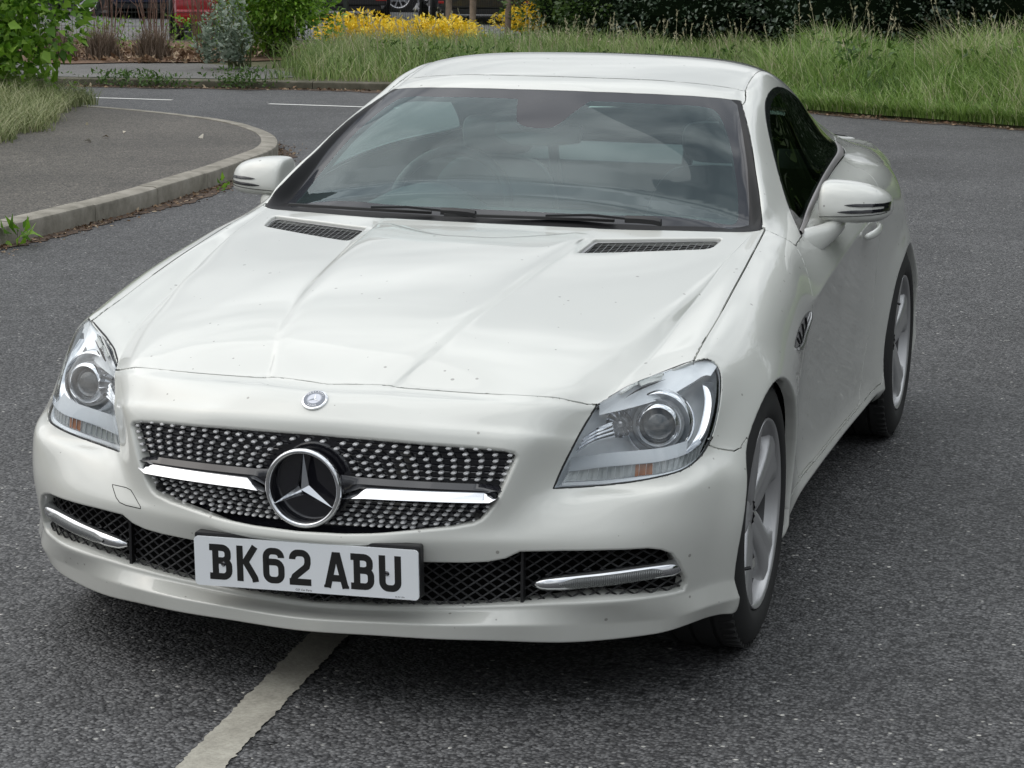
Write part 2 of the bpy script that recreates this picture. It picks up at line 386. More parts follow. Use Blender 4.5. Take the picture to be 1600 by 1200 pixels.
# ---------------- helpers ----------------
def tag(o, label=None, cat=None, group=None, kind=None):
    if label: o['label'] = label
    if cat: o['category'] = cat
    if group: o['group'] = group
    if kind: o['kind'] = kind
    return o
def empty(name, loc, label=None, cat=None, group=None, rz=0):
    o = bpy.data.objects.new(name, None); COL.objects.link(o); o.location = loc; o.rotation_euler = (0,0,rz)
    o.empty_display_size = .2
    return tag(o, label, cat, group)
def adopt(ob, parent):
    """parent without moving: parent's own world matrix from its basis chain"""
    if parent is None: return ob
    m = parent.matrix_basis.copy(); p = parent
    while p.parent is not None:
        m = p.parent.matrix_basis @ (p.matrix_parent_inverse @ m) if False else p.parent.matrix_basis @ p.matrix_parent_inverse @ m
        p = p.parent
    ob.parent = parent; ob.matrix_parent_inverse = m.inverted()
    return ob
class MB:
    def __init__(s): s.v=[]; s.f=[]; s.m=[]; s.mi=0
    def add(s, vs, fs):
        n=len(s.v); s.v += [tuple(x) for x in vs]; s.f += [tuple(n+i for i in f) for f in fs]; s.m += [s.mi]*len(fs); return s
    def box(s, c, d, R=None, bev=0):
        vs=[Vector((x*d[0]/2,y*d[1]/2,z*d[2]/2)) for x in(-1,1) for y in(-1,1) for z in(-1,1)]
        if R is not None: vs=[R@v for v in vs]
        c=Vector(c); vs=[v+c for v in vs]
        return s.add(vs,[(0,1,3,2),(4,6,7,5),(0,4,5,1),(2,3,7,6),(0,2,6,4),(1,5,7,3)])
    def loft(s, rings, close=True, caps=True):
        n=len(rings[0]); vs=[p for r in rings for p in r]; fs=[]
        for i in range(len(rings)-1):
            for k in range(n if close else n-1):
                a=i*n+k; b=i*n+(k+1)%n
                fs.append((a,b,b+n,a+n))
        if caps and close:
            fs.append(tuple(range(n-1,-1,-1))); fs.append(tuple((len(rings)-1)*n+k for k in range(n)))
        return s.add(vs,fs)
    def tube(s, pts, r, n=8, caps=True, squash=None):
        P=[Vector(p) for p in pts]; rr=r if isinstance(r,(list,tuple)) else [r]*len(P)
        t=(P[1]-P[0]).normalized(); u=t.orthogonal().normalized()
        if squash: u=(Vector(squash)-t*Vector(squash).dot(t)).normalized()
        rings=[]
        for i,p in enumerate(P):
            t=(P[min(i+1,len(P)-1)]-P[max(i-1,0)]).normalized()
            u=(u-t*u.dot(t)).normalized(); v=t.cross(u)
            rings.append([p+(u*cos(2*pi*k/n)+v*sin(2*pi*k/n))*rr[i] for k in range(n)])
        return s.loft(rings,True,caps)
    def lathe(s, prof, n=48, axis=(1,0,0), c=(0,0,0), a0=0, a1=2*pi):
        """prof: (offset along axis, radius)"""
        A=Vector(axis).normalized(); u=A.orthogonal().normalized(); v=A.cross(u); c=Vector(c)
        full = abs(a1-a0-2*pi)<1e-6; m=n if full else n+1
        vs=[]
        for h,r in prof:
            for k in range(m):
                t=a0+(a1-a0)*k/n; vs.append(c+A*h+(u*cos(t)+v*sin(t))*r)
        fs=[]
        for i in range(len(prof)-1):
            for k in range(n):
                a=i*m+k; b=i*m+(k+1)%m; fs.append((a,b,b+m,a+m))
        return s.add(vs,fs)
    def poly(s, pts, th=0, n=None):
        P=[Vector(p) for p in pts]; N=len(P)
        if th==0: return s.add(P,[tuple(range(N))])
        n=Vector(n).normalized(); Q=[p+n*th for p in P]
        fs=[tuple(range(N-1,-1,-1)),tuple(range(N,2*N))]+[(i,(i+1)%N,(i+1)%N+N,i+N) for i in range(N)]
        return s.add(P+Q,fs)
    def build(s, name, mats, parent=None, smooth=None, bevel=0, sub=0, recalc=True):
        me=bpy.data.meshes.new(name); me.from_pydata(s.v,[],s.f); me.update()
        mats = mats if isinstance(mats,(list,tuple)) else [mats]
        for m in mats: me.materials.append(m)
        for i,p in enumerate(me.polygons): p.material_index = s.m[i]
        if recalc or bevel:
            bm=bmesh.new(); bm.from_mesh(me); bmesh.ops.remove_doubles(bm,verts=bm.verts,dist=1e-5)
            if recalc: bmesh.ops.recalc_face_normals(bm,faces=bm.faces)
            bm.to_mesh(me); bm.free()
        ob=bpy.data.objects.new(name,me); COL.objects.link(ob)
        if bevel:
            b=ob.modifiers.new('b','BEVEL'); b.width=bevel; b.segments=2; b.limit_method='ANGLE'; b.angle_limit=radians(35)
        if sub:
            b=ob.modifiers.new('s','SUBSURF'); b.levels=sub; b.render_levels=sub
        if smooth is not None:
            me.polygons.foreach_set('use_smooth',[True]*len(me.polygons))
            if smooth<180: me.set_sharp_from_angle(angle=radians(smooth))
        if parent: adopt(ob,parent)
        return ob
# ---------------- materials ----------------
def mat(name, col=(.5,.5,.5), rough=.5, metal=0, coat=0, coat_r=.03, spec=.5, emis=None):
    m=bpy.data.materials.new(name); m.use_nodes=True; b=m.node_tree.nodes['Principled BSDF']
    b.inputs['Base Color'].default_value=(*col,1); b.inputs['Roughness'].default_value=rough; b.inputs['Metallic'].default_value=metal
    b.inputs['Coat Weight'].default_value=coat; b.inputs['Coat Roughness'].default_value=coat_r; b.inputs['Specular IOR Level'].default_value=spec
    return m
def nd(m, t, **kw):
    n=m.node_tree.nodes.new(t)
    for k,v in kw.items():
        if k in n.inputs: n.inputs[k].default_value=v
        else: setattr(n,k,v)
    return n
def lk(m,a,b): m.node_tree.links.new(a,b)
def bsdf(m): return m.node_tree.nodes['Principled BSDF']
def ramp(m, fac, stops):
    r=nd(m,'ShaderNodeValToRGB'); e=r.color_ramp.elements
    while len(e)<len(stops): e.new(.5)
    for x,(p,c) in zip(e,stops): x.position=p; x.color=(*c,1) if len(c)==3 else c
    lk(m,fac,r.inputs[0]); return r.outputs[0]
def noise_tex(m, scale, detail=4, rough=.55, coord='Object', vec=None):
    n=nd(m,'ShaderNodeTexNoise'); n.inputs['Scale'].default_value=scale; n.inputs['Detail'].default_value=detail; n.inputs['Roughness'].default_value=rough
    if vec is None:
        tc=nd(m,'ShaderNodeTexCoord'); vec=tc.outputs[coord]
    lk(m,vec,n.inputs['Vector']); return n
def mixc(m, fac, a, b, mode='MIX'):
    n=nd(m,'ShaderNodeMix'); n.data_type='RGBA'; n.blend_type=mode
    for s_,x in ((n.inputs[0],fac),(n.inputs[6],a),(n.inputs[7],b)):
        if isinstance(x,bpy.types.NodeSocket): lk(m,x,s_)
        elif isinstance(x,(int,float)): s_.default_value=x
        else: s_.default_value=(*x,1)
    return n.outputs[2]
def bump(m, h, strength=.3, dist=.01):
    b=nd(m,'ShaderNodeBump'); b.inputs['Strength'].default_value=strength; b.inputs['Distance'].default_value=dist
    lk(m,h,b.inputs['Height']); lk(m,b.outputs[0],bsdf(m).inputs['Normal']); return b
def glass_mat(name, tint, refl=1.0, rough=.0, f0=.045, film=None, gcol=(1,1,1)):
    """thin pane: Fresnel mix of clear and mirror; film=(colour, amount) is dust and a pale haze painted on it"""
    m=bpy.data.materials.new(name); m.use_nodes=True; nt=m.node_tree
    nt.nodes.remove(bsdf(m)); out=nt.nodes['Material Output']
    tr=nd(m,'ShaderNodeBsdfTransparent'); tr.inputs[0].default_value=(*tint,1)
    gl=nd(m,'ShaderNodeBsdfGlossy'); gl.inputs['Roughness'].default_value=rough; gl.inputs[0].default_value=(*gcol,1)
    lw=nd(m,'ShaderNodeLayerWeight'); lw.inputs['Blend'].default_value=.5; pw=nd(m,'ShaderNodeMath',operation='POWER'); pw.inputs[1].default_value=5; lk(m,lw.outputs['Facing'],pw.inputs[0]); fr=nd(m,'ShaderNodeMath',operation='MULTIPLY_ADD'); fr.inputs[1].default_value=1-f0; fr.inputs[2].default_value=f0; lk(m,pw.outputs[0],fr.inputs[0])
    mx=nd(m,'ShaderNodeMixShader'); mul=nd(m,'ShaderNodeMath',operation='MULTIPLY',use_clamp=True); mul.inputs[1].default_value=refl
    lk(m,fr.outputs[0],mul.inputs[0]); lk(m,mul.outputs[0],mx.inputs[0]); lk(m,tr.outputs[0],mx.inputs[1]); lk(m,gl.outputs[0],mx.inputs[2])
    last=mx.outputs[0]
    if film:
        df=nd(m,'ShaderNodeBsdfDiffuse'); df.inputs[0].default_value=(*film[0],1)  # pale diffuse colour lifts the pane as dusty haze
        n=noise_tex(m,1.7,5,.6); r=nd(m,'ShaderNodeMapRange'); r.inputs[1].default_value=.3; r.inputs[2].default_value=.75; r.inputs[3].default_value=film[1]*.5; r.inputs[4].default_value=film[1]*1.6
        lk(m,n.outputs[0],r.inputs[0]); m2=nd(m,'ShaderNodeMixShader'); lk(m,r.outputs[0],m2.inputs[0]); lk(m,last,m2.inputs[1]); lk(m,df.outputs[0],m2.inputs[2]); last=m2.outputs[0]
    lk(m,last,out.inputs['Surface']); return m
def paint_mat():
    m=mat('pearl_white_paint',(.60,.605,.565),.36,0,1.0,.02)
    tc=nd(m,'ShaderNodeTexCoord')
    # faint road dirt speckle, stronger low down
    vo=nd(m,'ShaderNodeTexVoronoi'); vo.inputs['Scale'].default_value=38; lk(m,tc.outputs['Object'],vo.inputs['Vector']); sc_=nd(m,'ShaderNodeSeparateColor'); lk(m,vo.outputs['Color'],sc_.inputs[0]); r2=nd(m,'ShaderNodeMath',operation='POWER'); r2.inputs[1].default_value=6.0; lk(m,sc_.outputs[0],r2.inputs[0]); r3=nd(m,'ShaderNodeMath',operation='MULTIPLY'); r3.inputs[1].default_value=.17; lk(m,r2.outputs[0],r3.inputs[0]); sp=nd(m,'ShaderNodeMath',operation='LESS_THAN'); lk(m,vo.outputs['Distance'],sp.inputs[0]); lk(m,r3.outputs[0],sp.inputs[1])
    n2=noise_tex(m,3.0,4,.6,vec=tc.outputs['Object'])
    c=mixc(m,n2.outputs[0],(.59,.60,.563),(.62,.628,.592))
    sx=nd(m,'ShaderNodeSeparateXYZ'); lk(m,tc.outputs['Object'],sx.inputs[0])
    mr=nd(m,'ShaderNodeMapRange'); mr.inputs[1].default_value=.62; mr.inputs[2].default_value=.15; mr.inputs[3].default_value=0; mr.inputs[4].default_value=.35
    lk(m,sx.outputs[2],mr.inputs[0])
    n3=noise_tex(m,14,6,.7,vec=tc.outputs['Object']); mm=nd(m,'ShaderNodeMath',operation='MULTIPLY'); lk(m,mr.outputs[0],mm.inputs[0]); lk(m,n3.outputs[0],mm.inputs[1])
    c=mixc(m,mm.outputs[0],c,(.42,.40,.35))
    s2=nd(m,'ShaderNodeMath',operation='MULTIPLY'); s2.inputs[1].default_value=.75; lk(m,sp.outputs[0],s2.inputs[0])
    c=mixc(m,s2.outputs[0],c,(.22,.21,.19))
    lk(m,c,bsdf(m).inputs['Base Color'])
    fl=noise_tex(m,5,2,.5,vec=tc.outputs['Object'])
    return m
MT = {}
MT['paint']=paint_mat()
MT['black']=mat('black_plastic',(.012,.012,.013),.45)
MT['gloss']=mat('black_gloss',(.012,.012,.016),.12,0,.6)
MT['rubber']=mat('rubber_seal',(.015,.015,.015),.7)
MT['dark']=mat('dark_inside',(.004,.004,.004),.9,spec=.1)
MT['chrome']=mat('chrome',(.70,.71,.73),.07,1)
MT['satin']=mat('satin_metal',(.42,.42,.42),.33,1)
MT['ventgrey']=mat('vent_grey',(.34,.34,.34),.4,.3)
MT['rim']=mat('rim_silver',(.46,.46,.465),.36,.6,.4,.1)
MT['frit']=mat('ceramic_border',(.026,.028,.034),.08,0,0,spec=.4)
MT['wglass']=glass_mat('windscreen_glass',(.62,.84,.81),1.0,f0=.070,film=((.34,.47,.48),.06),gcol=(.88,.98,1.0))
MT['sglass']=glass_mat('tinted_glass',(.10,.14,.12),1.0)
MT['rglass']=glass_mat('rear_glass',(.75,.86,.83),.7)
MT['lens']=glass_mat('clear_lens',(.93,.95,.96),1.1)
MT['lampbowl']=mat('lamp_reflector',(.86,.88,.90),.4,.15)
MT['traygrey']=mat('tray_grey',(.40,.42,.44),.4,.2)
MT['lampgrey']=mat('lamp_grey',(.50,.52,.54),.35,.4)
MT['amber']=mat('amber_glass',(.36,.15,.07),.2)
MT['ribbed']=mat('ribbed_lens',(.45,.47,.47),.18,.3)
MT['led']=mat('light_lens',(.22,.23,.23),.15,.5,.8)
wv=nd(MT['led'],'ShaderNodeTexWave'); wv.inputs['Scale'].default_value=75; wv.inputs['Distortion'].default_value=0; _tc=nd(MT['led'],'ShaderNodeTexCoord'); lk(MT['led'],_tc.outputs['Object'],wv.inputs['Vector']); bump(MT['led'],wv.outputs[0],.8,.003)
MT['cowl']=mat('cowl_plastic',(.012,.012,.013),.55,spec=.25)
MT['leather']=mat('leather',(.022,.022,.024),.55)
MT['dash']=mat('dashboard_plastic',(.05,.055,.055),.6)
MT['white']=mat('plate_white',(.80,.83,.86),.3,0,.5)
MT['letter']=mat('plate_black',(.008,.008,.008),.5)
MT['blue']=mat('badge_grey',(.17,.185,.215),.3,.4)
MT['yellow']=mat('plate_yellow',(.75,.42,.03),.4)
def tyre_mat():
    m=mat('tyre_rubber',(.017,.017,.017),.75); n=noise_tex(m,60,3); bump(m,n.outputs[0],.15,.002); return m
MT['tyre']=tyre_mat()
# ---------------- the white roadster ----------------
CARY = 1.93
car = empty('car', (0,CARY,0), 'white two-seat roadster with folding hardtop parked on the road in the foreground', 'car')
bm = build_shell()
for v in bm.verts:
    # shallow step across the rear of the bonnet dome and lips round the wheel arches
    x,y,z = v.co; ax = abs(x)
    if z>.6 and y<1.3 and ax<.45:
        yy = 1.085 + .13*max(0,min(1,(ax-.05)/.20))**1.5
        t = max(0,min(1,(y-yy)/.018)); t=t*t*(3-2*t); e = max(0,min(1,(.30-ax)/.06)); r = max(0,min(1,(1.3-y)/.08))
        v.co.z -= .0045*t*e*r
    if ax>.7 and z<.75:
        for cy,rr in ((.735,.335),(3.155,.350)):
            d = sqrt((y-cy)**2+(z-.305)**2)-rr
            if d<.09:
                t = 1-max(d,0)/.09; v.co.x += (.010*t*t*(3-2*t))*(1 if x>0 else -1)
    X6 = ((1.44,.712),(1.512,.698),(1.667,.648),(1.80,.60),(1.90,.568),(2.0,.537))
    if z>.88 and 1.40<y<1.99 and ax<.72:
        x6=.712
        for (y0,xa),(y1,xb) in zip(X6[:-1],X6[1:]):
            if y0<=y<=y1: x6 = xa+(xb-xa)*(y-y0)/(y1-y0)
        t = max(0,min(1,(x6-.011-ax)/.034)); t=t*t*(3-2*t)
        fd = max(0,min(1,(1.99-y)/.42))*max(0,min(1,(y-1.42)/.08))
        # the centre of the glass keeps its height
        v.co.z -= .026*t*fd*.88; v.co.y += .026*t*fd*.47
# fair the front wing: relax small waves in the surface, fading out at the borders of the area
def fair(bm, box, fade, its, lam=.5):
    bm.verts.ensure_lookup_table(); n=len(bm.verts); co=np.array([tuple(v.co) for v in bm.verts]); E_=np.array([[e.verts[0].index,e.verts[1].index] for e in bm.edges])
    a=np.abs(co[:,0]); w=np.ones(n)
    for k,q in ((0,a),(1,co[:,1]),(2,co[:,2])):
        lo,hi=box[k]; w*=np.clip((q-lo)/fade,0,1)*np.clip((hi-q)/fade,0,1)
    keep=w>0; deg=np.bincount(E_.ravel(),minlength=n)[:,None]
    for it in range(its):
        s_=np.stack([np.bincount(E_[:,0],co[E_[:,1],k],n)+np.bincount(E_[:,1],co[E_[:,0],k],n) for k in range(3)],1)/deg
        co+= (s_-co)*(lam*w)[:,None]
    for i in np.nonzero(keep)[0].tolist(): bm.verts[i].co=co[i]
bm.verts.index_update()
fair(bm,((.745,1.0),(.44,1.44),(.56,.90)),.06,60)
fair(bm,((.43,.80),(.05,.5),(.40,.475)),.03,14)
fair(bm,((.80,1.0),(1.35,3.0),(.25,.66)),.08,60)
fair(bm,((.575,.81),(1.62,3.05),(.90,1.20)),.035,90)
fair(bm,((.58,.90),(3.0,3.85),(.84,1.02)),.06,30)
bm.normal_update()
shm = bpy.data.meshes.new('shell'); bm.to_mesh(shm); bm.free()
SH = Shell(shm)
bm = SH
def cut_region(sh, pts, d, label, box=None, only=None): sh.cut(pts, d, label, only, box)
UP=(0,0,1); FW=(0,-1,0)
def R2(p, **k): return p
# bonnet
bon = [(0,.130,0),(.163,.152,0),(.30,.163,0),(.38,.173,0),(.45,.187,0),(.51,.208,0),(.548,.233,0),(.575,.256,0),(.605,.288,0),(.637,.324,0),(.691,.399,0),(.742,.459,0),(.740,.54,0),(.739,.615,0),(.7375,.798,0),(.728,1.101,0),(.711,1.437,0),(.685,1.412,0),(.655,1.385,0),(.57,1.352,0),(.48,1.325,0),(.40,1.305,0),(.31,1.29,0),(.16,1.275,0),(0,1.27,0)]
bon = smooth_poly(bon,4,False,(7,11,16))
cut_region(bm, both(bon), UP, 'bonnet', box=(-1,1,0,1.5,.5,1.2))
# bonnet vents
vent = [Vector(p) for p in [(.303,1.058,0),(.302,1.075,0),(.307,1.195,0),(.312,1.206,0),(.325,1.211,0),(.40,1.234,0),(.52,1.276,0),(.605,1.313,0),(.617,1.317,0),(.627,1.311,0),(.630,1.295,0),(.622,1.232,0),(.614,1.212,0),(.600,1.198,0),(.50,1.146,0),(.40,1.094,0),(.33,1.058,0),(.312,1.052,0)]]
for s_ in (1,-1):
    cut_region(bm, vent if s_>0 else mir(vent), UP, 'ventR' if s_>0 else 'ventL', box=(-1,1,.9,1.5,.7,1.2))
# grille and lower intake
gril = [(0,0,.598),(.2,0,.595),(.30,0,.591),(.38,0,.586),(.425,0,.582),(.447,0,.577),(.456,0,.566),(.456,0,.556),(.449,0,.536),(.440,0,.512),(.428,0,.483),(.416,0,.458),(.401,0,.436),(.388,0,.423),(.372,0,.415),(.33,0,.407),(.25,0,.400),(.192,0,.395),(.113,0,.390),(0,0,.386)]
cut_region(bm, both(gril), FW, 'grille', box=(-1,1,-1,.5,.3,.7))
intk = [(0,0,.338),(.27,0,.338),(.357,0,.339),(.40,0,.342),(.435,0,.350),(.465,0,.366),(.55,0,.3685),(.64,0,.368),(.715,0,.364),(.742,0,.357),(.762,0,.345),(.775,0,.320),(.786,0,.28),(.787,0,.262),(.779,0,.243),(.76,0,.240),(.732,0,.239),(.635,0,.240),(.52,0,.237),(.419,0,.232),(.308,0,.222),(.16,0,.212),(0,0,.206)]
cut_region(bm, both(intk), FW, 'intake', box=(-1,1,-1,.5,.1,.45))
# headlamps
lampo = [(.575,.256,.649),(.605,.290,.668),(.637,.324,.688),(.664,.362,.697),(.691,.399,.705),(.742,.459,.720),(.767,.50,.7185),(.783,.508,.708),(.795,.50,.690),(.802,.482,.665),(.807,.447,.620),(.806,.410,.580),(.800,.370,.550),(.785,.325,.526),(.758,.280,.509),(.715,.250,.498),(.666,.226,.491),(.61,.205,.485),(.558,.183,.480),(.514,.139,.485),(.529,.160,.531),(.552,.201,.594)]
LD = (.42,-.80,.42)
lampo = [tuple(p) for p in smooth_poly(lampo,3,True,(0,19))]
for s_ in (1,-1):
    cut_region(bm, lampo if s_>0 else mir(lampo), (LD[0]*s_,LD[1],LD[2]), 'lampR' if s_>0 else 'lampL', box=(0,1,0,.7,.4,.8) if s_>0 else (-1,0,0,.7,.4,.8))
# wheel arches
def arc_pts(cy,cz,r,n=48,a0=-60,a1=240,kz=1.0):
    return [(0,cy+r*cos(radians(a0+(a1-a0)*i/n)),cz+kz*r*sin(radians(a0+(a1-a0)*i/n))) for i in range(n+1)]
ARC = ((.730,.305,.338),(3.150,.305,.352))
for s_ in (1,-1):
    bx = (.55,1.2,-1,5,-.1,.8) if s_>0 else (-1.2,-.55,-1,5,-.1,.8)
    for cy,cz,r in ARC:
        cut_region(bm, arc_pts(cy,cz,r), (s_,0,0), 'arch', box=bx, only={0})
# doors, wings
def yz(l): return [(0,a,b) for a,b in l]
door = yz([(1.405,.245),(1.400,.38),(1.403,.5),(1.412,.65),(1.42,.73),(1.452,.81),(1.472,.852),(1.475,.90),(1.53,1.3),(2.9,1.3),(2.640,1.0),(2.62,.85),(2.635,.70),(2.63,.55),(2.585,.42),(2.50,.30),(2.44,.245)])
wing = yz([(.10,.556),(.375,.553),(.40,.540),(.44,.528),(.46,.531),(.49,.546),(.53,.560),(.60,.562),(.60,.40),(.56,.0),(1.402,.0),(1.400,.38),(1.403,.5),(1.412,.65),(1.42,.73),(1.452,.81),(1.472,.852),(1.450,.884),(1.43,.92),(1.43,1.2),(.10,1.2)])
sill = yz([(.9,-.1),(.9,.40),(1.04,.245),(1.40,.238),(2.46,.238),(2.78,.245),(2.9,.5),(3.0,-.1)])
rwing = yz([(2.2,-.1),(2.2,1.3),(2.9,1.3),(3.88,1.3),(3.88,.60),(3.48,.56),(3.40,-.1)])
trim = smooth_poly(yz([(1.585,.862),(1.667,.937),(1.795,1.026),(1.915,1.101),(2.01,1.152),(2.09,1.187),(2.18,1.205),(2.31,1.210),(2.47,1.193),(2.62,1.162),(2.76,1.122),(3.055,.985),(2.90,.977),(2.70,.974),(2.50,.969),(2.30,.958),(2.10,.940),(1.90,.911),(1.72,.880)]),4,True,(0,11))
glas = smooth_poly(yz([(1.640,.900),(1.700,.952),(1.815,1.026),(1.93,1.094),(2.02,1.139),(2.10,1.172),(2.19,1.189),(2.31,1.193),(2.46,1.176),(2.60,1.145),(2.73,1.105),(2.955,1.002),(2.85,.995),(2.70,.992),(2.50,.987),(2.30,.976),(2.10,.958),(1.90,.931),(1.74,.904)]),4,True,(0,11))
for s_,q in ((1,'R'),(-1,'L')):
    X0 = (.45,1.2) if s_>0 else (-1.2,-.45)
    bx=(*X0,-1,5,-.1,1.4)
    cut_region(bm, sill, (s_,0,0), 'sill'+q, box=bx, only={0})
    cut_region(bm, wing, (s_,0,0), 'wing'+q, box=(*( (.735,1.2) if s_>0 else (-1.2,-.735)),-1,.56,-.1,1.4), only={0})
    cut_region(bm, wing, (s_,0,0), 'wing'+q, box=(*( (.6,1.2) if s_>0 else (-1.2,-.6)),.45,5,-.1,1.4), only={0})
    cut_region(bm, door, (s_,0,0), 'door'+q, box=bx, only={0})
    cut_region(bm, rwing, (s_,0,0), 'rwing'+q, box=(*( (.60,1.2) if s_>0 else (-1.2,-.60)),-1,5,-.1,1.4), only={0})
    allq = {0,LI['door'+q],LI['rwing'+q],LI['wing'+q]}
    cut_region(bm, trim, (s_,0,0), 'strim'+q, box=bx, only=allq)
    cut_region(bm, glas, (s_,0,0), 'sglass'+q, box=bx, only={LI['strim'+q]})
# pillars: everything above the belt line and outside the glass
belt = yz([(1.440,.884),(1.474,.853),(1.585,.8625),(1.72,.8815),(1.90,.9125),(2.10,.9415),(2.30,.9595),(2.50,.9705),(2.70,.9755),(2.90,.9785),(3.028,.985),(3.2,.988),(3.40,1.01),(3.6,1.3),(1.30,1.3)])
for s_,q in ((1,'R'),(-1,'L')):
    X0 = (.40,1.2) if s_>0 else (-1.2,-.40)
    cut_region(bm, belt, (s_,0,0), 'pillar'+q, box=(*X0,1.42,3.6,.8,1.4), only={0,LI['door'+q],LI['rwing'+q],LI['wing'+q]})
# windscreen
WD=(0,-.47,.88)
wo = [(0,1.88,1.215),(.125,1.883,1.214),(.24,1.895,1.212),(.35,1.915,1.208),(.44,1.94,1.202),(.50,1.97,1.194),(.525,1.99,1.189),(.560,1.89,1.150),(.594,1.79,1.106),(.619,1.715,1.06),(.641,1.645,1.02),(.667,1.565,.973),(.687,1.50,.930),(.702,1.447,.893),(.68,1.35,.88),(.3,1.18,.85),(0,1.15,.85)]
nonbon = {0}|{LI[k] for k in('pillarR','pillarL','wingR','wingL','doorR','doorL')}
cut_region(bm, both(wo), WD, 'cowl', box=(-1,1,1.22,2.1,.84,1.3), only=nonbon)
we = [(0,1.878,1.215),(.125,1.881,1.214),(.24,1.893,1.212),(.35,1.913,1.208),(.44,1.938,1.202),(.503,1.968,1.194),(.523,1.955,1.18),(.573,1.80,1.108),(.612,1.68,1.03),(.640,1.57,.96),(.658,1.48,.91),(.62,1.425,.90),(.50,1.39,.90),(.44,1.375,.901),(.31,1.357,.903),(.155,1.342,.904),(0,1.337,.904)]
cut_region(bm, both(we), WD, 'wfrit', box=(-1,1,1.22,2.1,.84,1.3), only={LI['cowl']})
wi = smooth_poly([(0,1.825,1.19),(.30,1.855,1.187),(.435,1.885,1.18),(.487,1.868,1.165),(.545,1.75,1.105),(.588,1.63,1.03),(.614,1.54,.975),(.625,1.468,.925),(.590,1.437,.918),(.44,1.410,.925),(.31,1.385,.922),(.155,1.372,.921),(0,1.368,.921)],4,False)
cut_region(bm, both(wi), WD, 'wglass', box=(-1,1,1.22,2.1,.84,1.3), only={LI['wfrit']})
sens = smooth_poly([(-.092,1.84,1.195),(-.074,1.77,1.16),(-.058,1.725,1.135),(-.02,1.705,1.12),(.04,1.705,1.12),(.066,1.725,1.135),(.092,1.78,1.16),(.125,1.84,1.195)],3,True,(0,7))
cut_region(bm, sens, WD, 'wfrit', box=(-1,1,1.22,2.1,.84,1.3), only={LI['wglass']})
# header strip, roof, boot lid, rear glass, rear bumper
hd = [(0,1.80,0),(.53,1.90,0),(.5375,1.995,0),(.534,2.02,0),(.5225,2.07,0),(.485,2.050,0),(.43,2.028,0),(.34,2.003,0),(.235,1.984,0),(.12,1.974,0),(0,1.970,0)]
cut_region(bm, both(hd), UP, 'header', box=(-1,1,1.7,2.2,1.1,1.4), only={0,LI['pillarR'],LI['pillarL']})
rf = [(0,1.9,0),(.5225,2.0,0),(.5225,2.07,0),(.516,2.16,0),(.514,2.25,0),(.510,2.45,0),(.508,2.75,0),(.505,3.05,0),(.50,3.20,0),(0,3.20,0)]
cut_region(bm, both(rf), UP, 'roof', box=(-1,1,1.9,3.6,.9,1.4), only={0,LI['pillarR'],LI['pillarL']})
rg = [(0,2.86,0),(.40,2.86,0),(.43,2.95,0),(.43,3.30,0),(.40,3.42,0),(0,3.42,0)]
cut_region(bm, both(rg), UP, 'rglass', box=(-1,1,2.8,3.6,.9,1.4))
bt = [(0,3.40,0),(.62,3.40,0),(.64,3.55,0),(.625,3.93,0),(0,4.2,0)]
cut_region(bm, both(bt), UP, 'boot', box=(-1,1,3.3,4.2,.8,1.3), only={0,LI['roof'],LI['rwingR'],LI['rwingL'],LI['pillarR'],LI['pillarL']})
for f in range(SH.n):
    if SH.L[f]==0:
        x_,y_,z_=SH.C[f]
        if .455<y_<1.46 and z_>.6:
            SH.L[f] = LI['bonnet'] if abs(x_)<.735-.04*max(0,(y_-1.0)/.45) else LI['wingR' if x_>0 else 'wingL']; continue
        if z_>.885 and 1.42<y_<3.3 and abs(x_)>.4: SH.L[f] = LI['pillarR' if x_>0 else 'pillarL']
        elif y_>2.5: SH.L[f] = LI['rbumper']
        elif y_>1.5 and z_>1.0: SH.L[f]=LI['roof']
SH.done()
pt = MT['paint']
deep = ((-.0016,0),(-.0006,-.0012),(-.0004,-.020))
GP = ((0,0),(.0045,-.0015),(.0075,-.006),(.0085,-.014),(.009,-.034))
IP = ((0,0),(.004,-.0015),(.006,-.006),(.006,-.025),(.006,-.055))
AP = ((0,0),(.004,-.0012),(.006,-.005),(.006,-.012),(.006,-.030))
LPp = ((-.002,0),(-.0008,-.0012),(-.0006,-.003),(-.0006,-.006))
VP = ((0,0),(.004,-.0012),(.006,-.004),(.006,-.010),(.006,-.022))
PR = {'grille':GP,'intake':IP,'arch':AP,'lampR':LPp,'lampL':LPp,'ventR':VP,'ventL':VP}
for nm,ls,p in (('front_bumper',['bumper'],PR),('bonnet',['bonnet'],PR),('front_wing',['wingR'],PR),('front_wing',['wingL'],PR),
        ('door',['doorR'],PR),('door',['doorL'],PR),('side_sill',['sillR'],PR),('side_sill',['sillL'],PR),('windscreen_header',['header'],PR),
        ('roof_panel',['roof'],PR),('roof_pillar',['pillarR'],PR),('roof_pillar',['pillarL'],PR),('rear_wing',['rwingR'],PR),('rear_wing',['rwingL'],PR),
        ('boot_lid',['boot'],PR),('rear_bumper',['rbumper'],PR)):
    o = panel(bm, ls, nm, pt, None, prof=p)
    if o: adopt(o, car)
    if nm=='door': globals()['door'+ls[0][-1]] = o
    if nm=='bonnet': bonnet = o
    if nm=='front_bumper': bumper = o
    if nm=='front_wing': globals()['wing'+ls[0][-1]] = o
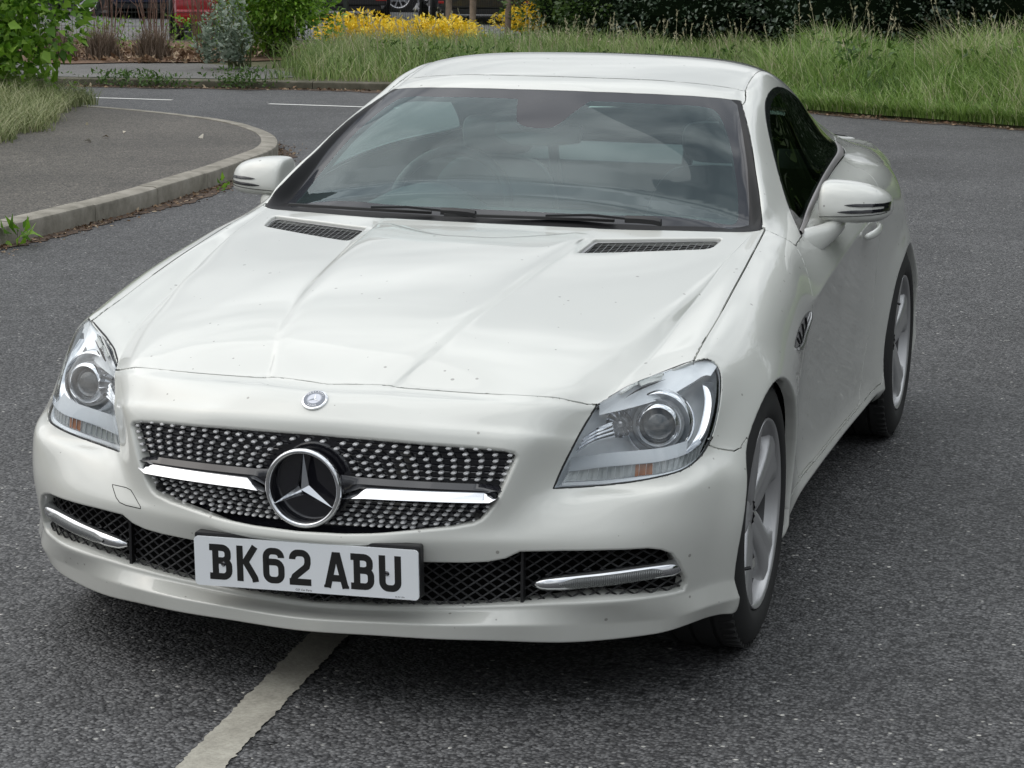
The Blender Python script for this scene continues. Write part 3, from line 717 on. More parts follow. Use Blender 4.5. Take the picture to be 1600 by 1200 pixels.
for nm,ls,m in (('windscreen',['wglass'],MT['wglass']),('windscreen_border',['wfrit'],MT['frit']),('cowl_panel',['cowl'],MT['cowl']),
        ('side_window',['sglassR'],MT['sglass']),('side_window',['sglassL'],MT['rglass']),('window_seal',['strimR'],MT['gloss']),('window_seal',['strimL'],MT['gloss']),
        ('rear_window',['rglass'],MT['rglass'])):
    o = panel(bm, ls, nm, m, None, prof_small=((0,0),(0,-.0008),(0,-.004)))
    if o: adopt(o, car)
lampobj = {}
for q in 'RL':
    o = panel(bm, ['lamp'+q], 'lens', MT['lens'], None, prof_small=((-.004,-.001),(-.003,-.002),(-.003,-.003)))
    lampobj[q] = o
# dark inner skin behind the panels: closes the gaps and blocks light
def inner_skin(dist=.016):
    no_ = {LI[k] for k in ('grille','intake','lampR','lampL','arch','sglassR','sglassL','wglass','rglass','ventR','ventL')}
    vm={}; co=[]; fs=[]
    for f in range(SH.n):
        if SH.L[f] in no_: continue
        idx=[]
        for v in SH.F[f]:
            if v not in vm:
                vm[v]=len(co); co.append(SH.V[v]-SH.N[v]*dist)
            idx.append(vm[v])
        fs.append(idx)
    me=bpy.data.meshes.new('inner_skin'); me.from_pydata([tuple(c) for c in co],[],fs); me.update(); me.materials.append(MT['dark'])
    ob=bpy.data.objects.new('inner_skin',me); COL.objects.link(ob); adopt(ob,car); return ob
inner_skin()
from mathutils.bvhtree import BVHTree
BV = BVHTree.FromPolygons([tuple(v.co) for v in shm.vertices],[tuple(p.vertices) for p in shm.polygons])
bpy.data.meshes.remove(shm)
def on_shell(x=None,y=None,z=None,frm=None):
    """nearest shell hit along one axis"""
    if z is None: h = BV.ray_cast(Vector((x,y,3)),Vector((0,0,-1)))
    elif y is None: h = BV.ray_cast(Vector((x,-3,z)),Vector((0,1,0)))
    else: h = BV.ray_cast(Vector((3 if frm!='L' else -3,y,z)),Vector((-1 if frm!='L' else 1,0,0)))
    return h[0],h[1]
# ---------------- car: fitted parts ----------------
# --- underside, wheel housings, engine bay
m_ = MB()
m_.box((0,1.93,.205),(1.44,3.3,.03)).box((0,2.95,.45),(1.2,.04,.5))
m_.build('underbody', MT['dark'], car)
for s_ in (1,-1):
    for cy,cz,r in ARC:
        m_=MB(); rings=[]
        for i in range(25):
            a=radians(-22+224*i/24); R_=r+.015; rings.append([(x_*s_,cy+q_*cos(a),max(.16,cz+q_*sin(a))) for x_,q_ in ((.50,.02),(.50,R_),(.70,R_),(.842,R_))])
        m_.loft(rings,False,False); m_.build('wheel_housing',MT['dark'],car,smooth=40)
m_=MB()
pr=[(x/10,.042+.42*(x/10)**2+.02) for x in range(-5,6)]
m_.poly([(x,y+.10,.62) for x,y in pr]+[(x,y+.10,.20) for x,y in reversed(pr)]).build('bay_shroud',MT['dark'],car)
# --- grille
def gy(x): return .018+.37*x*x
gr_e = empty('grille',(0,0,.48)); adopt(gr_e,car)
m_=MB(); N_=40
for zz in (0,):
    top=[(x,gy(x)+.006) for x in [(-.450+.90*i/N_) for i in range(N_+1)]]
    vs=[(x,y,.598) for x,y in top]+[(x,y,.375) for x,y in top]
    m_.add(vs,[(i,i+1,i+N_+2,i+N_+1) for i in range(N_)])
m_.build('mesh_back',MT['gloss'],gr_e)
def gz_out(z):
    """half width of the opening at height z"""
    T=((.386,.10),(.395,.19),(.407,.33),(.415,.372),(.423,.388),(.436,.401),(.458,.416),(.483,.428),(.512,.440),(.536,.449),(.556,.456),(.570,.455),(.584,.43),(.60,.3))
    for (z0,x0),(z1,x1) in zip(T[:-1],T[1:]):
        if z0<=z<=z1: return x0+(x1-x0)*(z-z0)/(z1-z0)
    return .2
SC=(0,.478)  # star centre x,z
RING=.0885
rowsU=[(.577,.080),(.5645,.066),(.551,.088),(.537,.101),(.5235,.109),(.510,.115)]
rowsL=[(.452,.112),(.442,.108),(.432,.101),(.4215,.088),(.411,.072),(.4005,.040)]
st=MB(); ln=MB()
def stud(x,z):
    y=gy(x)-.010; w=.0058; h=.0029
    P=[(-w,0),(-w*.55,h),(w*.55,h),(w,0),(w*.55,-h),(-w*.55,-h)]
    sl=.74*x
    a=[(x+p,y+p*sl,z+q) for p,q in P]; b=[(x+p*.55,y-.0035+p*sl*.55,z+q*.45) for p,q in P]; c=[(x+p,y+.012+p*sl,z+q) for p,q in P]
    st.loft([c,a,b],True,True)
for rows,n in ((rowsU,13),(rowsL,12)):
    for r,(z,xi) in enumerate(rows):
        xo=gz_out(z)-.021
        for sg in (1,-1):
            for k in range(n):
                x=xi+(xo-xi)*k/(n-1)
                if abs(x-.372)<.012 and abs(z-.4315)<.0085: continue
                stud(sg*x,z)
            ln.tube([(sg*(xi-.02),gy(xi)-.001,z),(sg*(xi+xo)/2,gy((xi+xo)/2)-.001,z),(sg*(xo+.02),gy(xo)-.001,z)],.0016,6)
for x in (-.035,.0,.035): stud(x,.5785)
for rows in (rowsU,rowsL):
    for sg in (1,-1):
        for k in range(13):
            pts=[]
            for z,xi in rows:
                x=xi+(gz_out(z)-.016-xi)*k/12; pts.append((sg*x,gy(x)+.001,z))
            ln.tube(pts,.0013,5)
st.build('grille_studs',mat('stud_silver',(.86,.86,.87),.3,.4,.5),gr_e)
ln.build('grille_lattice',MT['gloss'],gr_e)
for sg in (1,-1):
    m_=MB(); m_.lathe([(-.0,.0),(-.006,.006),(0,.0105),(.012,.0115)],20,(0,1,0),(sg*.372,gy(.372)-.012,.4315)); m_.build('parking_sensor',MT['black'],gr_e,smooth=50)
    # bar: black wing with chrome blade
    xs=[.078+.350*i/16 for i in range(17)]
    def ybar(x): return gy(x)-.018
    m_=MB(); rings=[]
    for x in xs:
        h=.012; zc=.4955-.006*(x-.08)/.33
        if x<.12: h=.012+.010*(.12-x)/.04; zc-=.008*(.12-x)/.04
        if x>.39: h*=max(.25,(.43-x)/.04)
        rings.append([(sg*x,ybar(x)+.002,zc-h),(sg*x,ybar(x)-.006,zc),(sg*x,ybar(x)+.004,zc+h),(sg*x,ybar(x)+.03,zc+h*.7),(sg*x,ybar(x)+.03,zc-h)])
    m_.loft(rings).build('bar_housing',MT['gloss'],gr_e,smooth=50)
    m_=MB(); rings=[]; n=20
    for i in range(n+1):
        x=.090+.328*i/n; top=.4868; bot=.4630
        if x<.135: top=bot+.001+(.0215)*((x-.090)/.045)**.8
        if x>.394:
            t=min(1,(x-.394)/.024); q=sqrt(max(0,1-t*t)); mid=(top+bot)/2+.002; top=mid+(top-mid)*q; bot=mid+(bot-mid)*q
        y=ybar(x)-.012
        rings.append([(sg*x,y+.008,bot),(sg*x,y-.009,bot+(top-bot)*.16),(sg*x,y-.006,bot+(top-bot)*.34),(sg*x,y+.010,top),(sg*x,y+.02,top),(sg*x,y+.02,bot)])
    m_.loft(rings).build('chrome_bar',MT['chrome'],gr_e,smooth=40)
# star emblem
m_=MB(); n=72; rings=[]
for i in range(n):
    a=2*pi*i/n; c_,s__=cos(a),sin(a); rr=[]
    for k in range(12):
        b=2*pi*k/12; q=RING-.0068+.0068*cos(b); rr.append((q*c_,-.004+.011*sin(b)-.006,SC[1]+q*s__))
    rings.append(rr)
rings.append(rings[0])
em=m_.loft(rings,True,False).build('ring_emblem',MT['chrome'],gr_e,smooth=80)
m_=MB(); m_.lathe([(.012,0),(.012,.078),(-.004,.082)],48,(0,1,0),(0,0,SC[1])); m_.build('emblem_backing',MT['gloss'],em,smooth=40)
m_=MB()
for k in range(3):
    a=pi/2+2*pi*k/3; d=Vector((cos(a),0,sin(a))); pz=Vector((-sin(a),0,cos(a))); o_=Vector((0,-.012,SC[1]))
    tip=o_+d*.0775; hb=o_+Vector((0,-.014,0)); hbk=o_+Vector((0,.004,0))
    e1=o_+d*.0195+pz*.0125*0.98; e2=o_+d*.0195-pz*.0125*.98
    w1=o_+(Vector((cos(a+pi/3),0,sin(a+pi/3))))*.0145; w2=o_+(Vector((cos(a-pi/3),0,sin(a-pi/3))))*.0145
    m_.add([hb,tip,w1,w2,hbk],[(0,2,1),(0,1,3),(4,1,2),(4,3,1)])
m_.build('star',MT['chrome'],em,recalc=True)
# --- lower intake: diamond mesh
def iy(x):
    ax=abs(x); T=((0,.0),(.27,.01),(.40,.035),(.53,.078),(.645,.13),(.725,.19),(.79,.26))
    for (x0,y0),(x1,y1) in zip(T[:-1],T[1:]):
        if ax<=x1: return y0+(y1-y0)*(ax-x0)/(x1-x0)+.040
    return .30
it = empty('lower_intake',(0,.05,.29)); adopt(it,car)
m_=MB(); xs=[-.80+1.6*i/60 for i in range(61)]
m_.add([(x,iy(x)+.03,.40) for x in xs]+[(x,iy(x)+.03,.19) for x in xs],[(i,i+1,i+62,i+61) for i in range(60)]).build('intake_back',MT['dark'],it)
m_=MB()
def strip(x0,z0,x1,z1,w=.0022):
    n=24; pts=[]
    for i in range(n+1):
        t=i/n; x=x0+(x1-x0)*t; z=z0+(z1-z0)*t; pts.append((x,iy(x)+.005,z))
    for B_,cond in ((m_,lambda x:abs(x)<=.463),(mo_,lambda x:x>=.455),(mp2_,lambda x:x<=-.455)):
        q=[p for p in pts if cond(p[0])]
        if len(q)>1: B_.tube(q,w,5,caps=False)
mo_=MB(); mp2_=MB()
zb,zt=.195,.385
k=-.95
while k<.95:
    for sg in (1,-1):
        x0,z0,x1,z1=k,zb,k+sg*.27,zt
        if x0<-.80 and x1<-.80 or x0>.80 and x1>.80: k+=0; continue
        strip(max(-.8,min(.8,x0)),z0 if abs(x0)<=.8 else z0+(zt-zb)*(abs(abs(x0)-.8)/.27),max(-.8,min(.8,x1)),z1 if abs(x1)<=.8 else z1-(zt-zb)*(abs(abs(x1)-.8)/.27))
    k+=.0305
m_.build('intake_mesh',mat('mesh_black',(.03,.03,.032),.35),it); [q_.build('outer_mesh',mat('mesh_dark',(.008,.008,.009),.4),it) for q_ in (mo_,mp2_)]
for sg in (1,-1):
    m_=MB(); m_.box((sg*.462,iy(.462),.28),(.006,.02,.17)); m_.build('mesh_divider',MT['black'],it)
# daytime running lights: chrome pods
for sg in (1,-1):
    pts=[(.474,.100,.279),(.50,.104,.281),(.54,.118,.284),(.59,.143,.288),(.64,.168,.292),(.69,.200,.296),(.73,.228,.299),(.758,.247,.301),(.776,.263,.303)]
    hs=[.005,.0165,.0205,.0215,.0215,.021,.0205,.019,.011]; P=smooth_poly(pts,3,False); m_=MB(); rings=[]; lens=[]
    n=len(P)
    for i,p in enumerate(P):
        f_=i/3; a=int(min(f_,7)); h=hs[a]+(hs[a+1]-hs[a])*(f_-a); d=max(.006,h*1.5)
        rr=[]
        for k in range(14):
            b=2*pi*k/14; rr.append((sg*p.x,p.y+.012-d*.85*cos(b)*(1 if cos(b)>0 else .8),p.z+h*sin(b)*(1 if sin(b)>0 else 1.0)))
        rings.append(rr)
        if 6<=i<=19:
            t=(i-6)/13; hh=.0118*min(1,(t*6+.1)**.5,((1-t)*6+.1)**.5); lens.append((p,h,d,hh))
    dr=m_.loft(rings).build('running_light',MT['chrome'],it,smooth=60)
    m_=MB(); rings=[]
    for p,h,d,hh in lens:
        z0=p.z-.002; rings.append([(sg*p.x,p.y+.012-d*.85-.004+.5*abs(q)**2.2*.010,z0+hh*q) for q in (-1,-.6,-.2,.2,.6,1)])
    m_.loft(rings,False,False).build('light_lens',MT['led'],dr,smooth=80)
# --- number plate
PL=[Vector((x,-.048,z)) for x,z in ((0,0),)]
def plane_pt(u,v,yy=-.048):
    d=CF+CR*((u-800)/3547.42)-CU*((v-600)/3547.42); t=(yy-CAMP.y)/d.y; return CAMP+d*t
TL,TR,BR,BL=plane_pt(304.7,838),plane_pt(652,860.5),plane_pt(653.5,937),plane_pt(310,911)
ctr=(TL+TR+BR+BL)/4; ux=((TR-TL)+(BR-BL)).normalized(); uz=((TL-BL)+(TR-BR)); uz=(uz-ux*uz.dot(ux)).normalized(); un=ux.cross(uz)
PW,PH=.515,.109
def pp(x,z,d=0): return ctr+ux*x+uz*z+un*(-d if un.y>0 else d)
def rrect(w,h,r,n=6):
    o=[]
    for cx,cz,a0 in ((w/2-r,h/2-r,0),(-w/2+r,h/2-r,90),(-w/2+r,-h/2+r,180),(w/2-r,-h/2+r,270)):
        for i in range(n+1):
            a=radians(a0+90*i/n); o.append((cx+r*cos(a),cz+r*sin(a)))
    return o
nrm = (pp(0,0,1)-pp(0,0,0))
m_=MB(); m_.poly([pp(x,z,-.001) for x,z in rrect(PW,PH,.009)],.005,nrm); plate=m_.build('number_plate',MT['white'],car)
m_=MB(); m_.poly([pp(x,z+.005,-.028) for x,z in rrect(PW+.004,PH+.006,.006)],.024,nrm); m_.build('plate_bracket',MT['black'],car,bevel=.002)
lt=MB(); SW=.0148; CH=.079; CW=.050
def stroke(pts,x0,w=SW,closed=False,lift=[0]):
    """flat ribbon with mitred joints along a polyline, in character units"""
    P=[Vector((x0+a*CW,(b-.5)*CH,0)) for a,b in pts]; P=[p for i,p in enumerate(P) if i==0 or (p-P[i-1]).length>1e-5]; n=len(P); L=[];R_=[]
    for i in range(n):
        p=P[i]; a=P[(i-1)%n] if (closed or i>0) else None; b=P[(i+1)%n] if (closed or i<n-1) else None
        d1=(p-a).normalized() if a is not None else None; d2=(b-p).normalized() if b is not None else None
        if d1 is None: d1=d2
        if d2 is None: d2=d1
        t=(d1+d2).normalized(); nn=Vector((-t.y,t.x,0)); c=max(.5,nn.dot(Vector((-d1.y,d1.x,0)))); L.append(p+nn*w/2/c); R_.append(p-nn*w/2/c)
    lift[0]=(lift[0]+1)%7; z=.0042+.00006*lift[0]; vs=[pp(q.x,q.y,z) for q in L]+[pp(q.x,q.y,z) for q in R_]
    m=n if closed else n-1
    lt.add(vs,[(i,(i+1)%n,(i+1)%n+n,i+n) for i in range(m)])
h=SW/2/CW; v_=SW/2/CH
def arc(cx,cy,rx,ry,a0,a1,n=8): return [(cx+rx*cos(radians(a0+(a1-a0)*i/n)),cy+ry*sin(radians(a0+(a1-a0)*i/n))) for i in range(n+1)]
ca_,cb_=.27,.175
GL={
 'B':[[(h*1.5,0),(h*1.5,1)],[(-.06,1-v_)]+arc(.95-h-ca_,1-v_-.15,ca_,.15,90,0,5)+arc(.95-h-ca_,.54+.13,ca_,.13,0,-90,5)+[(.2,.54)],[(.25,.54)]+arc(1-h-ca_,.54-.15,ca_,.15,90,0,5)+arc(1-h-ca_,v_+cb_,ca_,cb_,0,-90,5)+[(-.06,v_)]],
 'K':[[(h,0),(h,1)],[(1-h*.9,1),(.32,.47)],[(.40,.57),(.83,.12),(.87,0)]],
 '6':[[(1-h,.73)]+arc(1-h-ca_,1-v_-cb_,ca_,cb_,0,90,6)+arc(h+ca_,1-v_-cb_,ca_,cb_,90,180,6)+arc(h+ca_,v_+cb_,ca_,cb_,180,270,6)+arc(1-h-ca_,v_+cb_,ca_,cb_,270,360,6)+arc(1-h-ca_,.60-cb_,ca_,cb_,0,90,6)+[(h+.02,.60)]],
 '2':[[(h,.72)]+arc(h+ca_,1-v_-cb_,ca_,cb_,180,90,6)+arc(1-h-ca_,1-v_-cb_,ca_,cb_,90,0,6)+[(1-h,.64),(1-h-.05,.53),(h+.10,.24),(h+.02,v_+.02)],[(0,v_),(1,v_)]],
 'A':[[(h*.6,0),(.5-.035,1-.02)],[(1-h*.6,0),(.5+.035,1-.02)],[(.2,.27),(.8,.27)]],
 'U':[[(h,1)]+arc(h+ca_,v_+cb_,ca_,cb_,180,270,6)+arc(1-h-ca_,v_+cb_,ca_,cb_,270,360,6)+[(1-h,1)]],
}
tot=7*CW+5*.011+.033; x=-tot/2
for i,ch in enumerate('BK62ABU'):
    for s__ in GL[ch]: stroke(s__,x)
    if ch=='A':
        lt.add([pp(x+(q)*CW,(w__-.5)*CH,.0049) for q,w__ in ((.36,1),(.64,1),(.60,.84),(.40,.84))],[(0,1,2,3)])
        for q in (-.07,.77): lt.add([pp(x+(q+a)*CW,(b-.5)*CH,.0049) for a,b in ((0,0),(.30,0),(.30,.075),(0,.075))],[(0,1,2,3)])
    x+=CW+(.033 if i==3 else .011)
lt.build('plate_lettering',MT['letter'],plate,recalc=False)
def text_obj(name,body,size,mtx,m,parent,ext=0):
    cu=bpy.data.curves.new(name,'FONT'); cu.body=body; cu.size=size; cu.align_x='CENTER'; cu.align_y='CENTER'; cu.resolution_u=2
    t=bpy.data.objects.new(name,cu); COL.objects.link(t)
    dg=bpy.context.evaluated_depsgraph_get(); dg.update(); me=bpy.data.meshes.new_from_object(t.evaluated_get(dg)); bpy.data.objects.remove(t)
    me.transform(mtx); me.materials.clear(); me.materials.append(m)
    ob=bpy.data.objects.new(name,me); COL.objects.link(ob); 
    return adopt(ob,parent)
def plate_mtx(x,z,d=.0046):
    N_=nrm.normalized(); Mx=Matrix((ux,uz,N_)).transposed().to_4x4(); Mx.translation=pp(x,z,d); return Mx
text_obj('small_print','GSF Car Parts',.0066,plate_mtx(-.004,-.0495),MT['letter'],plate)
text_obj('small_print','BS AU 145e',.0042,plate_mtx(.215,-.0495),MT['letter'],plate)
m_=MB()
for x,z in ((-.190,-.004),(.1865,.0)): m_.lathe([(-.0048,0),(-.0078,.0035),(-.0045,.0058)],14,un if un.y>0 else -un,pp(x,z))
m_.build('plate_screws',MT['gloss'],plate,smooth=60)
# --- round badge on the nose
o_,n_=on_shell(x=0,z=.6565); n_=n_.normalized()
n_=Vector((0,-.55,.83)).normalized()
u_=Vector((1,0,0)); w_=n_.cross(u_)
bd=MB(); bd.lathe([(-.002,.0),(.0025,.0),(.003,.0255),(.0015,.0285),(-.002,.029)][1:],40,n_,o_+n_*.002); badge=bd.build('nose_badge',MT['chrome'],car,smooth=50)
m_=MB(); m_.lathe([(.0058,.0),(.0058,.0245)],40,n_,o_); m_.build('badge_face',MT['blue'],badge)
m_=MB(); m_.lathe([(.0059,.0153),(.0066,.0162),(.0059,.0171)],40,n_,o_); m_.lathe([(.0060,.0),(.0062,.0150)],30,n_,o_)
inner=m_.build('badge_ring',mat('badge_silver',(.45,.47,.52),.3,.8),badge)
m_=MB()
for k in range(3):
    a=pi/2+2*pi*k/3
    P_=lambda r,b,z: o_+n_*z+(u_*cos(b)-(-w_)*sin(b))*r
    m_.add([P_(0,0,.0085),P_(.0148,a,.0066),P_(.003,a+pi/3,.0066),P_(.003,a-pi/3,.0066)],[(0,2,1),(0,1,3)])
m_.build('badge_star',MT['chrome'],badge)
def ring_text(word,a0,step,flip):
    for i,ch in enumerate(word):
        a=radians(a0+(-step if not flip else step)*i); r=.0208
        up=(u_*cos(a)+w_*sin(a)); 
        if flip: up=-up
        rt=up.cross(n_); Mx=Matrix((rt,up,n_)).transposed().to_4x4(); Mx.translation=o_+n_*.0062+(u_*cos(a)+w_*sin(a))*r
        yield Mx,ch
for word,a0,st_,fl in (('MERCEDES',145,15.5,False),('BENZ',247,15.5,True)):
    for Mx,ch in ring_text(word,a0,st_,fl): text_obj('badge_letter',ch,.0062,Mx,MT['chrome'],badge)
# --- tow-eye cover outline on the bumper
tc=[(-.505,.421),(-.462,.4215),(-.447,.419),(-.437,.411),(-.412,.389),(-.411,.385),(-.455,.3855),(-.474,.389),(-.486,.397),(-.503,.417)]
m_=MB(); pts=[]
for i in range(len(tc)):
    a=Vector((tc[i][0],0,tc[i][1])); b=Vector((tc[(i+1)%len(tc)][0],0,tc[(i+1)%len(tc)][1]))
    for k in range(3):
        p=a.lerp(b,k/3); h_,n__=on_shell(x=p.x,z=p.z); pts.append(h_)
pts.append(pts[0]); m_.tube(pts,.0009,5,caps=False); m_.build('tow_eye_cover_gap',MT['dark'],bumper)
# --- headlamps
for q,sg in (('R',1),('L',-1)):
    hl=empty('headlight',(sg*.68,.30,.60)); adopt(hl,car); adopt(lampobj[q],hl)
    # bowl: outline pushed back
    O=[Vector(p) for p in lampo]; O=[]
    for p in lampo:
        p=Vector(p); d_=Vector(LD).normalized(); h_=BV.ray_cast(p+d_*.25,-d_); O.append(h_[0] if h_[0] is not None and (h_[0]-p).length<.05 else p)
    back=Vector((-.10,.16,-.02)); c0=sum(O,Vector())/len(O)
    rings=[]
    for t,sc,dp in ((0,.985,.008),(.3,.965,.028),(.6,.90,.050),(1,.74,.072),(1.1,.40,.085),(1.2,.10,.088)):
        rings.append([Vector((sg*p.x,p.y,p.z)) for p in [c0+(p-c0)*sc+Vector((-.30,.80,-.28)).normalized()*dp for p in O]])
    m_=MB(); m_.loft(rings,True,False); bowl=m_.build('reflector_bowl',MT['lampbowl'],hl,smooth=40)
    S_=lambda x,y,z: Vector((sg*x,y,z))
    # black seal round the lens
    m_=MB(); Lp=[S_(p.x,p.y,p.z)+Vector((-sg*.30,.80,-.28))*.006 for p in O]; m_.tube(Lp+[Lp[0]],.0034,6,caps=False); m_.build('lamp_seal',MT['rubber'],hl,smooth=90)
    # projector
    ax_=Vector((sg*.14,-.98,.10)).normalized(); pc=S_(.690,.36,.594)
    m_=MB(); m_.lathe([(-.05,.050),(.0,.056),(.008,.0655),(.013,.069),(.011,.0725),(-.02,.078)],48,ax_,pc); ring=m_.build('projector_ring',MT['chrome'],hl,smooth=60)
    m_=MB(); m_.lathe([(.022,.0485),(.030,.046),(.034,.040),(.026,.036),(-.02,.034)],48,ax_,pc); m_.build('projector_bezel',MT['chrome'],ring,smooth=60)
    m_=MB(); m_.lathe([(.030,0),(.0285,.016),(.023,.028),(.014,.036)],40,ax_,pc); m_.build('projector_lens',mat('projector_glass',(.035,.042,.046),.03,.0,1),ring,smooth=80)
    m_=MB(); m_.lathe([(-.0,.05),(.004,.056),(-.03,.06)],40,ax_,pc+ax_*.006); m_.build('projector_cup',MT['lampgrey'],ring,smooth=60)
    # high-beam cup inboard, with curved vanes beside it
    a2=Vector((sg*.10,-.98,.16)).normalized(); c2=S_(.615,.305,.600)
    m_=MB(); m_.lathe([(-.035,.008),(-.028,.016),(-.012,.026),(.002,.031)],12,a2,c2); hb=m_.build('high_beam',MT['chrome'],hl,smooth=10)
    m_=MB(); m_.lathe([(-.035,.006),(-.006,.008),(-.001,.006),(.0,0)],16,a2,c2); m_.build('bulb',MT['satin'],hb,smooth=60)
    for k in range(4):
        t=k/3; m_=MB(); P0=(.545+.012*t,.205+.006*t,.555+.026*t); P1=(.575+.004*t,.235,.572+.024*t); P2=(.612-.006*t,.272,.580+.026*t)
        m_.loft([[S_(*p)+Vector((0,.010,-.0045)),S_(*p)+Vector((0,.004,0)),S_(*p)+Vector((0,.012,.0035))] for p in smooth_poly([P0,P1,P2],4,False)],False,False).build('reflector_vane',MT['chrome'],hl,smooth=60)
    # silver tray added to brighten the lamp, rising from the indicator strip
    m_=MB(); T_=smooth_poly([(.535,.176,.514),(.60,.216,.520),(.666,.244,.526),(.72,.266,.532),(.765,.304,.543)],3,False)
    m_.loft([[S_(*p),S_(*p)+Vector((-sg*.003,.022,.008)),S_(*p)+Vector((-sg*.006,.042,.022))] for p in T_],False,False).build('bounce_tray',MT['traygrey'],hl,smooth=60)
    # bright brow strip under the top edge
    E_=[(.578,.265,.650),(.637,.334,.687),(.691,.409,.704),(.742,.468,.7175),(.768,.505,.715),(.786,.506,.703)]
    F_=[(.578,.268,.624),(.640,.318,.636),(.700,.372,.652),(.742,.425,.674),(.765,.465,.688),(.778,.480,.686)]
    m_=MB(); A_=smooth_poly(E_,4,False); B_=smooth_poly(F_,4,False)
    m_.loft([[S_(*a),S_(*(a*.5+b*.5))+Vector((0,.004,0)),S_(*b),S_(*b)+Vector((0,.03,-.006))] for a,b in zip(A_,B_)],False,False).build('brow_strip',mat('brow_silver',(.90,.92,.94),.22,.1,.8),hl,smooth=60)
    m_=MB(); C_=[(.783,.478,.672),(.795,.455,.640),(.797,.420,.600),(.790,.385,.565),(.772,.345,.535)]; D_=[(x-.024,y+.002,z-.004) for x,y,z in C_]
    m_.loft([[S_(*a),S_(*(a*.5+b*.5))+Vector((0,.006,0)),S_(*b)] for a,b in zip(smooth_poly(C_,4,False),smooth_poly(D_,4,False))],False,False).build('outer_strip',MT['chrome'],hl,smooth=60)
    # indicator strip along the bottom
    G_=[(.535,.172,.513),(.60,.212,.519),(.666,.240,.525),(.72,.262,.531),(.765,.300,.542),(.788,.345,.556)]
    H_=[(.525,.158,.493),(.60,.208,.492),(.666,.234,.499),(.72,.257,.506),(.760,.286,.516),(.785,.335,.530)]
    A_=smooth_poly(G_,8,False); B_=smooth_poly(H_,8,False); n=len(A_)
    m_=MB()
    for i in range(n-1):
        a,b,c_,d_=A_[i],A_[i+1],B_[i+1],B_[i]; off=Vector((0,.016 if i%2 else .013,0))
        m_.mi = 1 if 16<=i<=20 else 0
        m_.add([S_(*(p+off)) for p in (a,b,c_,d_)],[(0,1,2,3)])
    m_.build('indicator',[MT['ribbed'],MT['amber']],hl,recalc=False)
    m_=MB(); m_.loft([[S_(*a)+Vector((0,.004,.002)),S_(*a)+Vector((0,.020,-.001))] for a in A_],False,False).build('divider',MT['chrome'],hl)
    m_=MB(); m_.loft([[S_(*a)+Vector((0,.010,-.001)),S_(*a)+Vector((0,.010,-.008))] for a in B_],False,False).build('lower_trim',MT['lampbowl'],hl)
# --- bonnet vents
for sg in (1,-1):
    m_=MB()
    V_=[Vector((sg*p.x,p.y,on_shell(x=p.x,y=p.y)[0].z-.020)) for p in vent]
    m_.poly([tuple(p) for p in V_]); vb=m_.build('bonnet_vent',MT['dark'],bonnet)
    m_=MB()
    fr=[Vector((sg*p.x,p.y,on_shell(x=p.x,y=p.y)[0].z-.007)) for p in vent]; cc=sum(fr,Vector())/len(fr)
    inn=[]
    for p in fr:
        d=cc-p; L=d.length; inn.append(p+Vector((d.x/L*.012*(1 if abs(d.x)>.1 else .4),d.y/abs(d.y)*.010 if abs(d.y)>1e-3 else 0,-.004)))
    m_.loft([fr,inn],True,False).build('vent_frame',MT['ventgrey'],vb,smooth=40)
    # wire mesh
    m_=MB(); Q_=[(p.x,p.y) for p in V_]
    def run(ax,val,lo,hi,step=.004):
        seg=[]; t=lo
        while t<=hi:
            x,y=(t,val) if ax else (val,t)
            if pt_in(Q_,x,y): seg.append((x,y))
            else:
                if len(seg)>2: yield seg
                seg=[]
            t+=step
        if len(seg)>2: yield seg
    x0,x1=min(q[0] for q in Q_),max(q[0] for q in Q_); y0,y1=min(q[1] for q in Q_),max(q[1] for q in Q_)
    def zz(x,y): return on_shell(x=x,y=y)[0].z-.011
    t=x0
    while t<x1:
        for sgm in run(False,t,y0,y1): m_.tube([(x,y,zz(x,y)) for x,y in (sgm[0],sgm[len(sgm)//2],sgm[-1])],.0009,4,caps=False)
        t+=.0165
    t=y0
    while t<y1:
        for sgm in run(True,t,x0,x1): m_.tube([(x,y,zz(x,y)) for x,y in sgm[::8]+[sgm[-1]]],.0009,4,caps=False)
        t+=.015
    m_.build('vent_mesh',MT['satin'],vb)
    for k in range(3):
        xb=.388+.080*k; m_=MB(); pts=[]
        for i in range(9):
            t=i/8; y=1.075+.055*0+ (1.10+.04*k-1.075)*0 + (1.07+ (xb-.31)*.48) + .105*t; x=xb+.004+.030*(t**1.6)-.012
            pts.append((x,y))
        A_=[(x,y,zz(x,y)+.006) for x,y in pts]
        m_.loft([[(sg*(x-.006),y,z-.010),(sg*(x-.007),y,z+.003),(sg*(x+.003),y,z+.001),(sg*(x+.011),y,z-.012)] for x,y,z in A_]).build('vent_fin',MT['ventgrey'],vb,smooth=60)
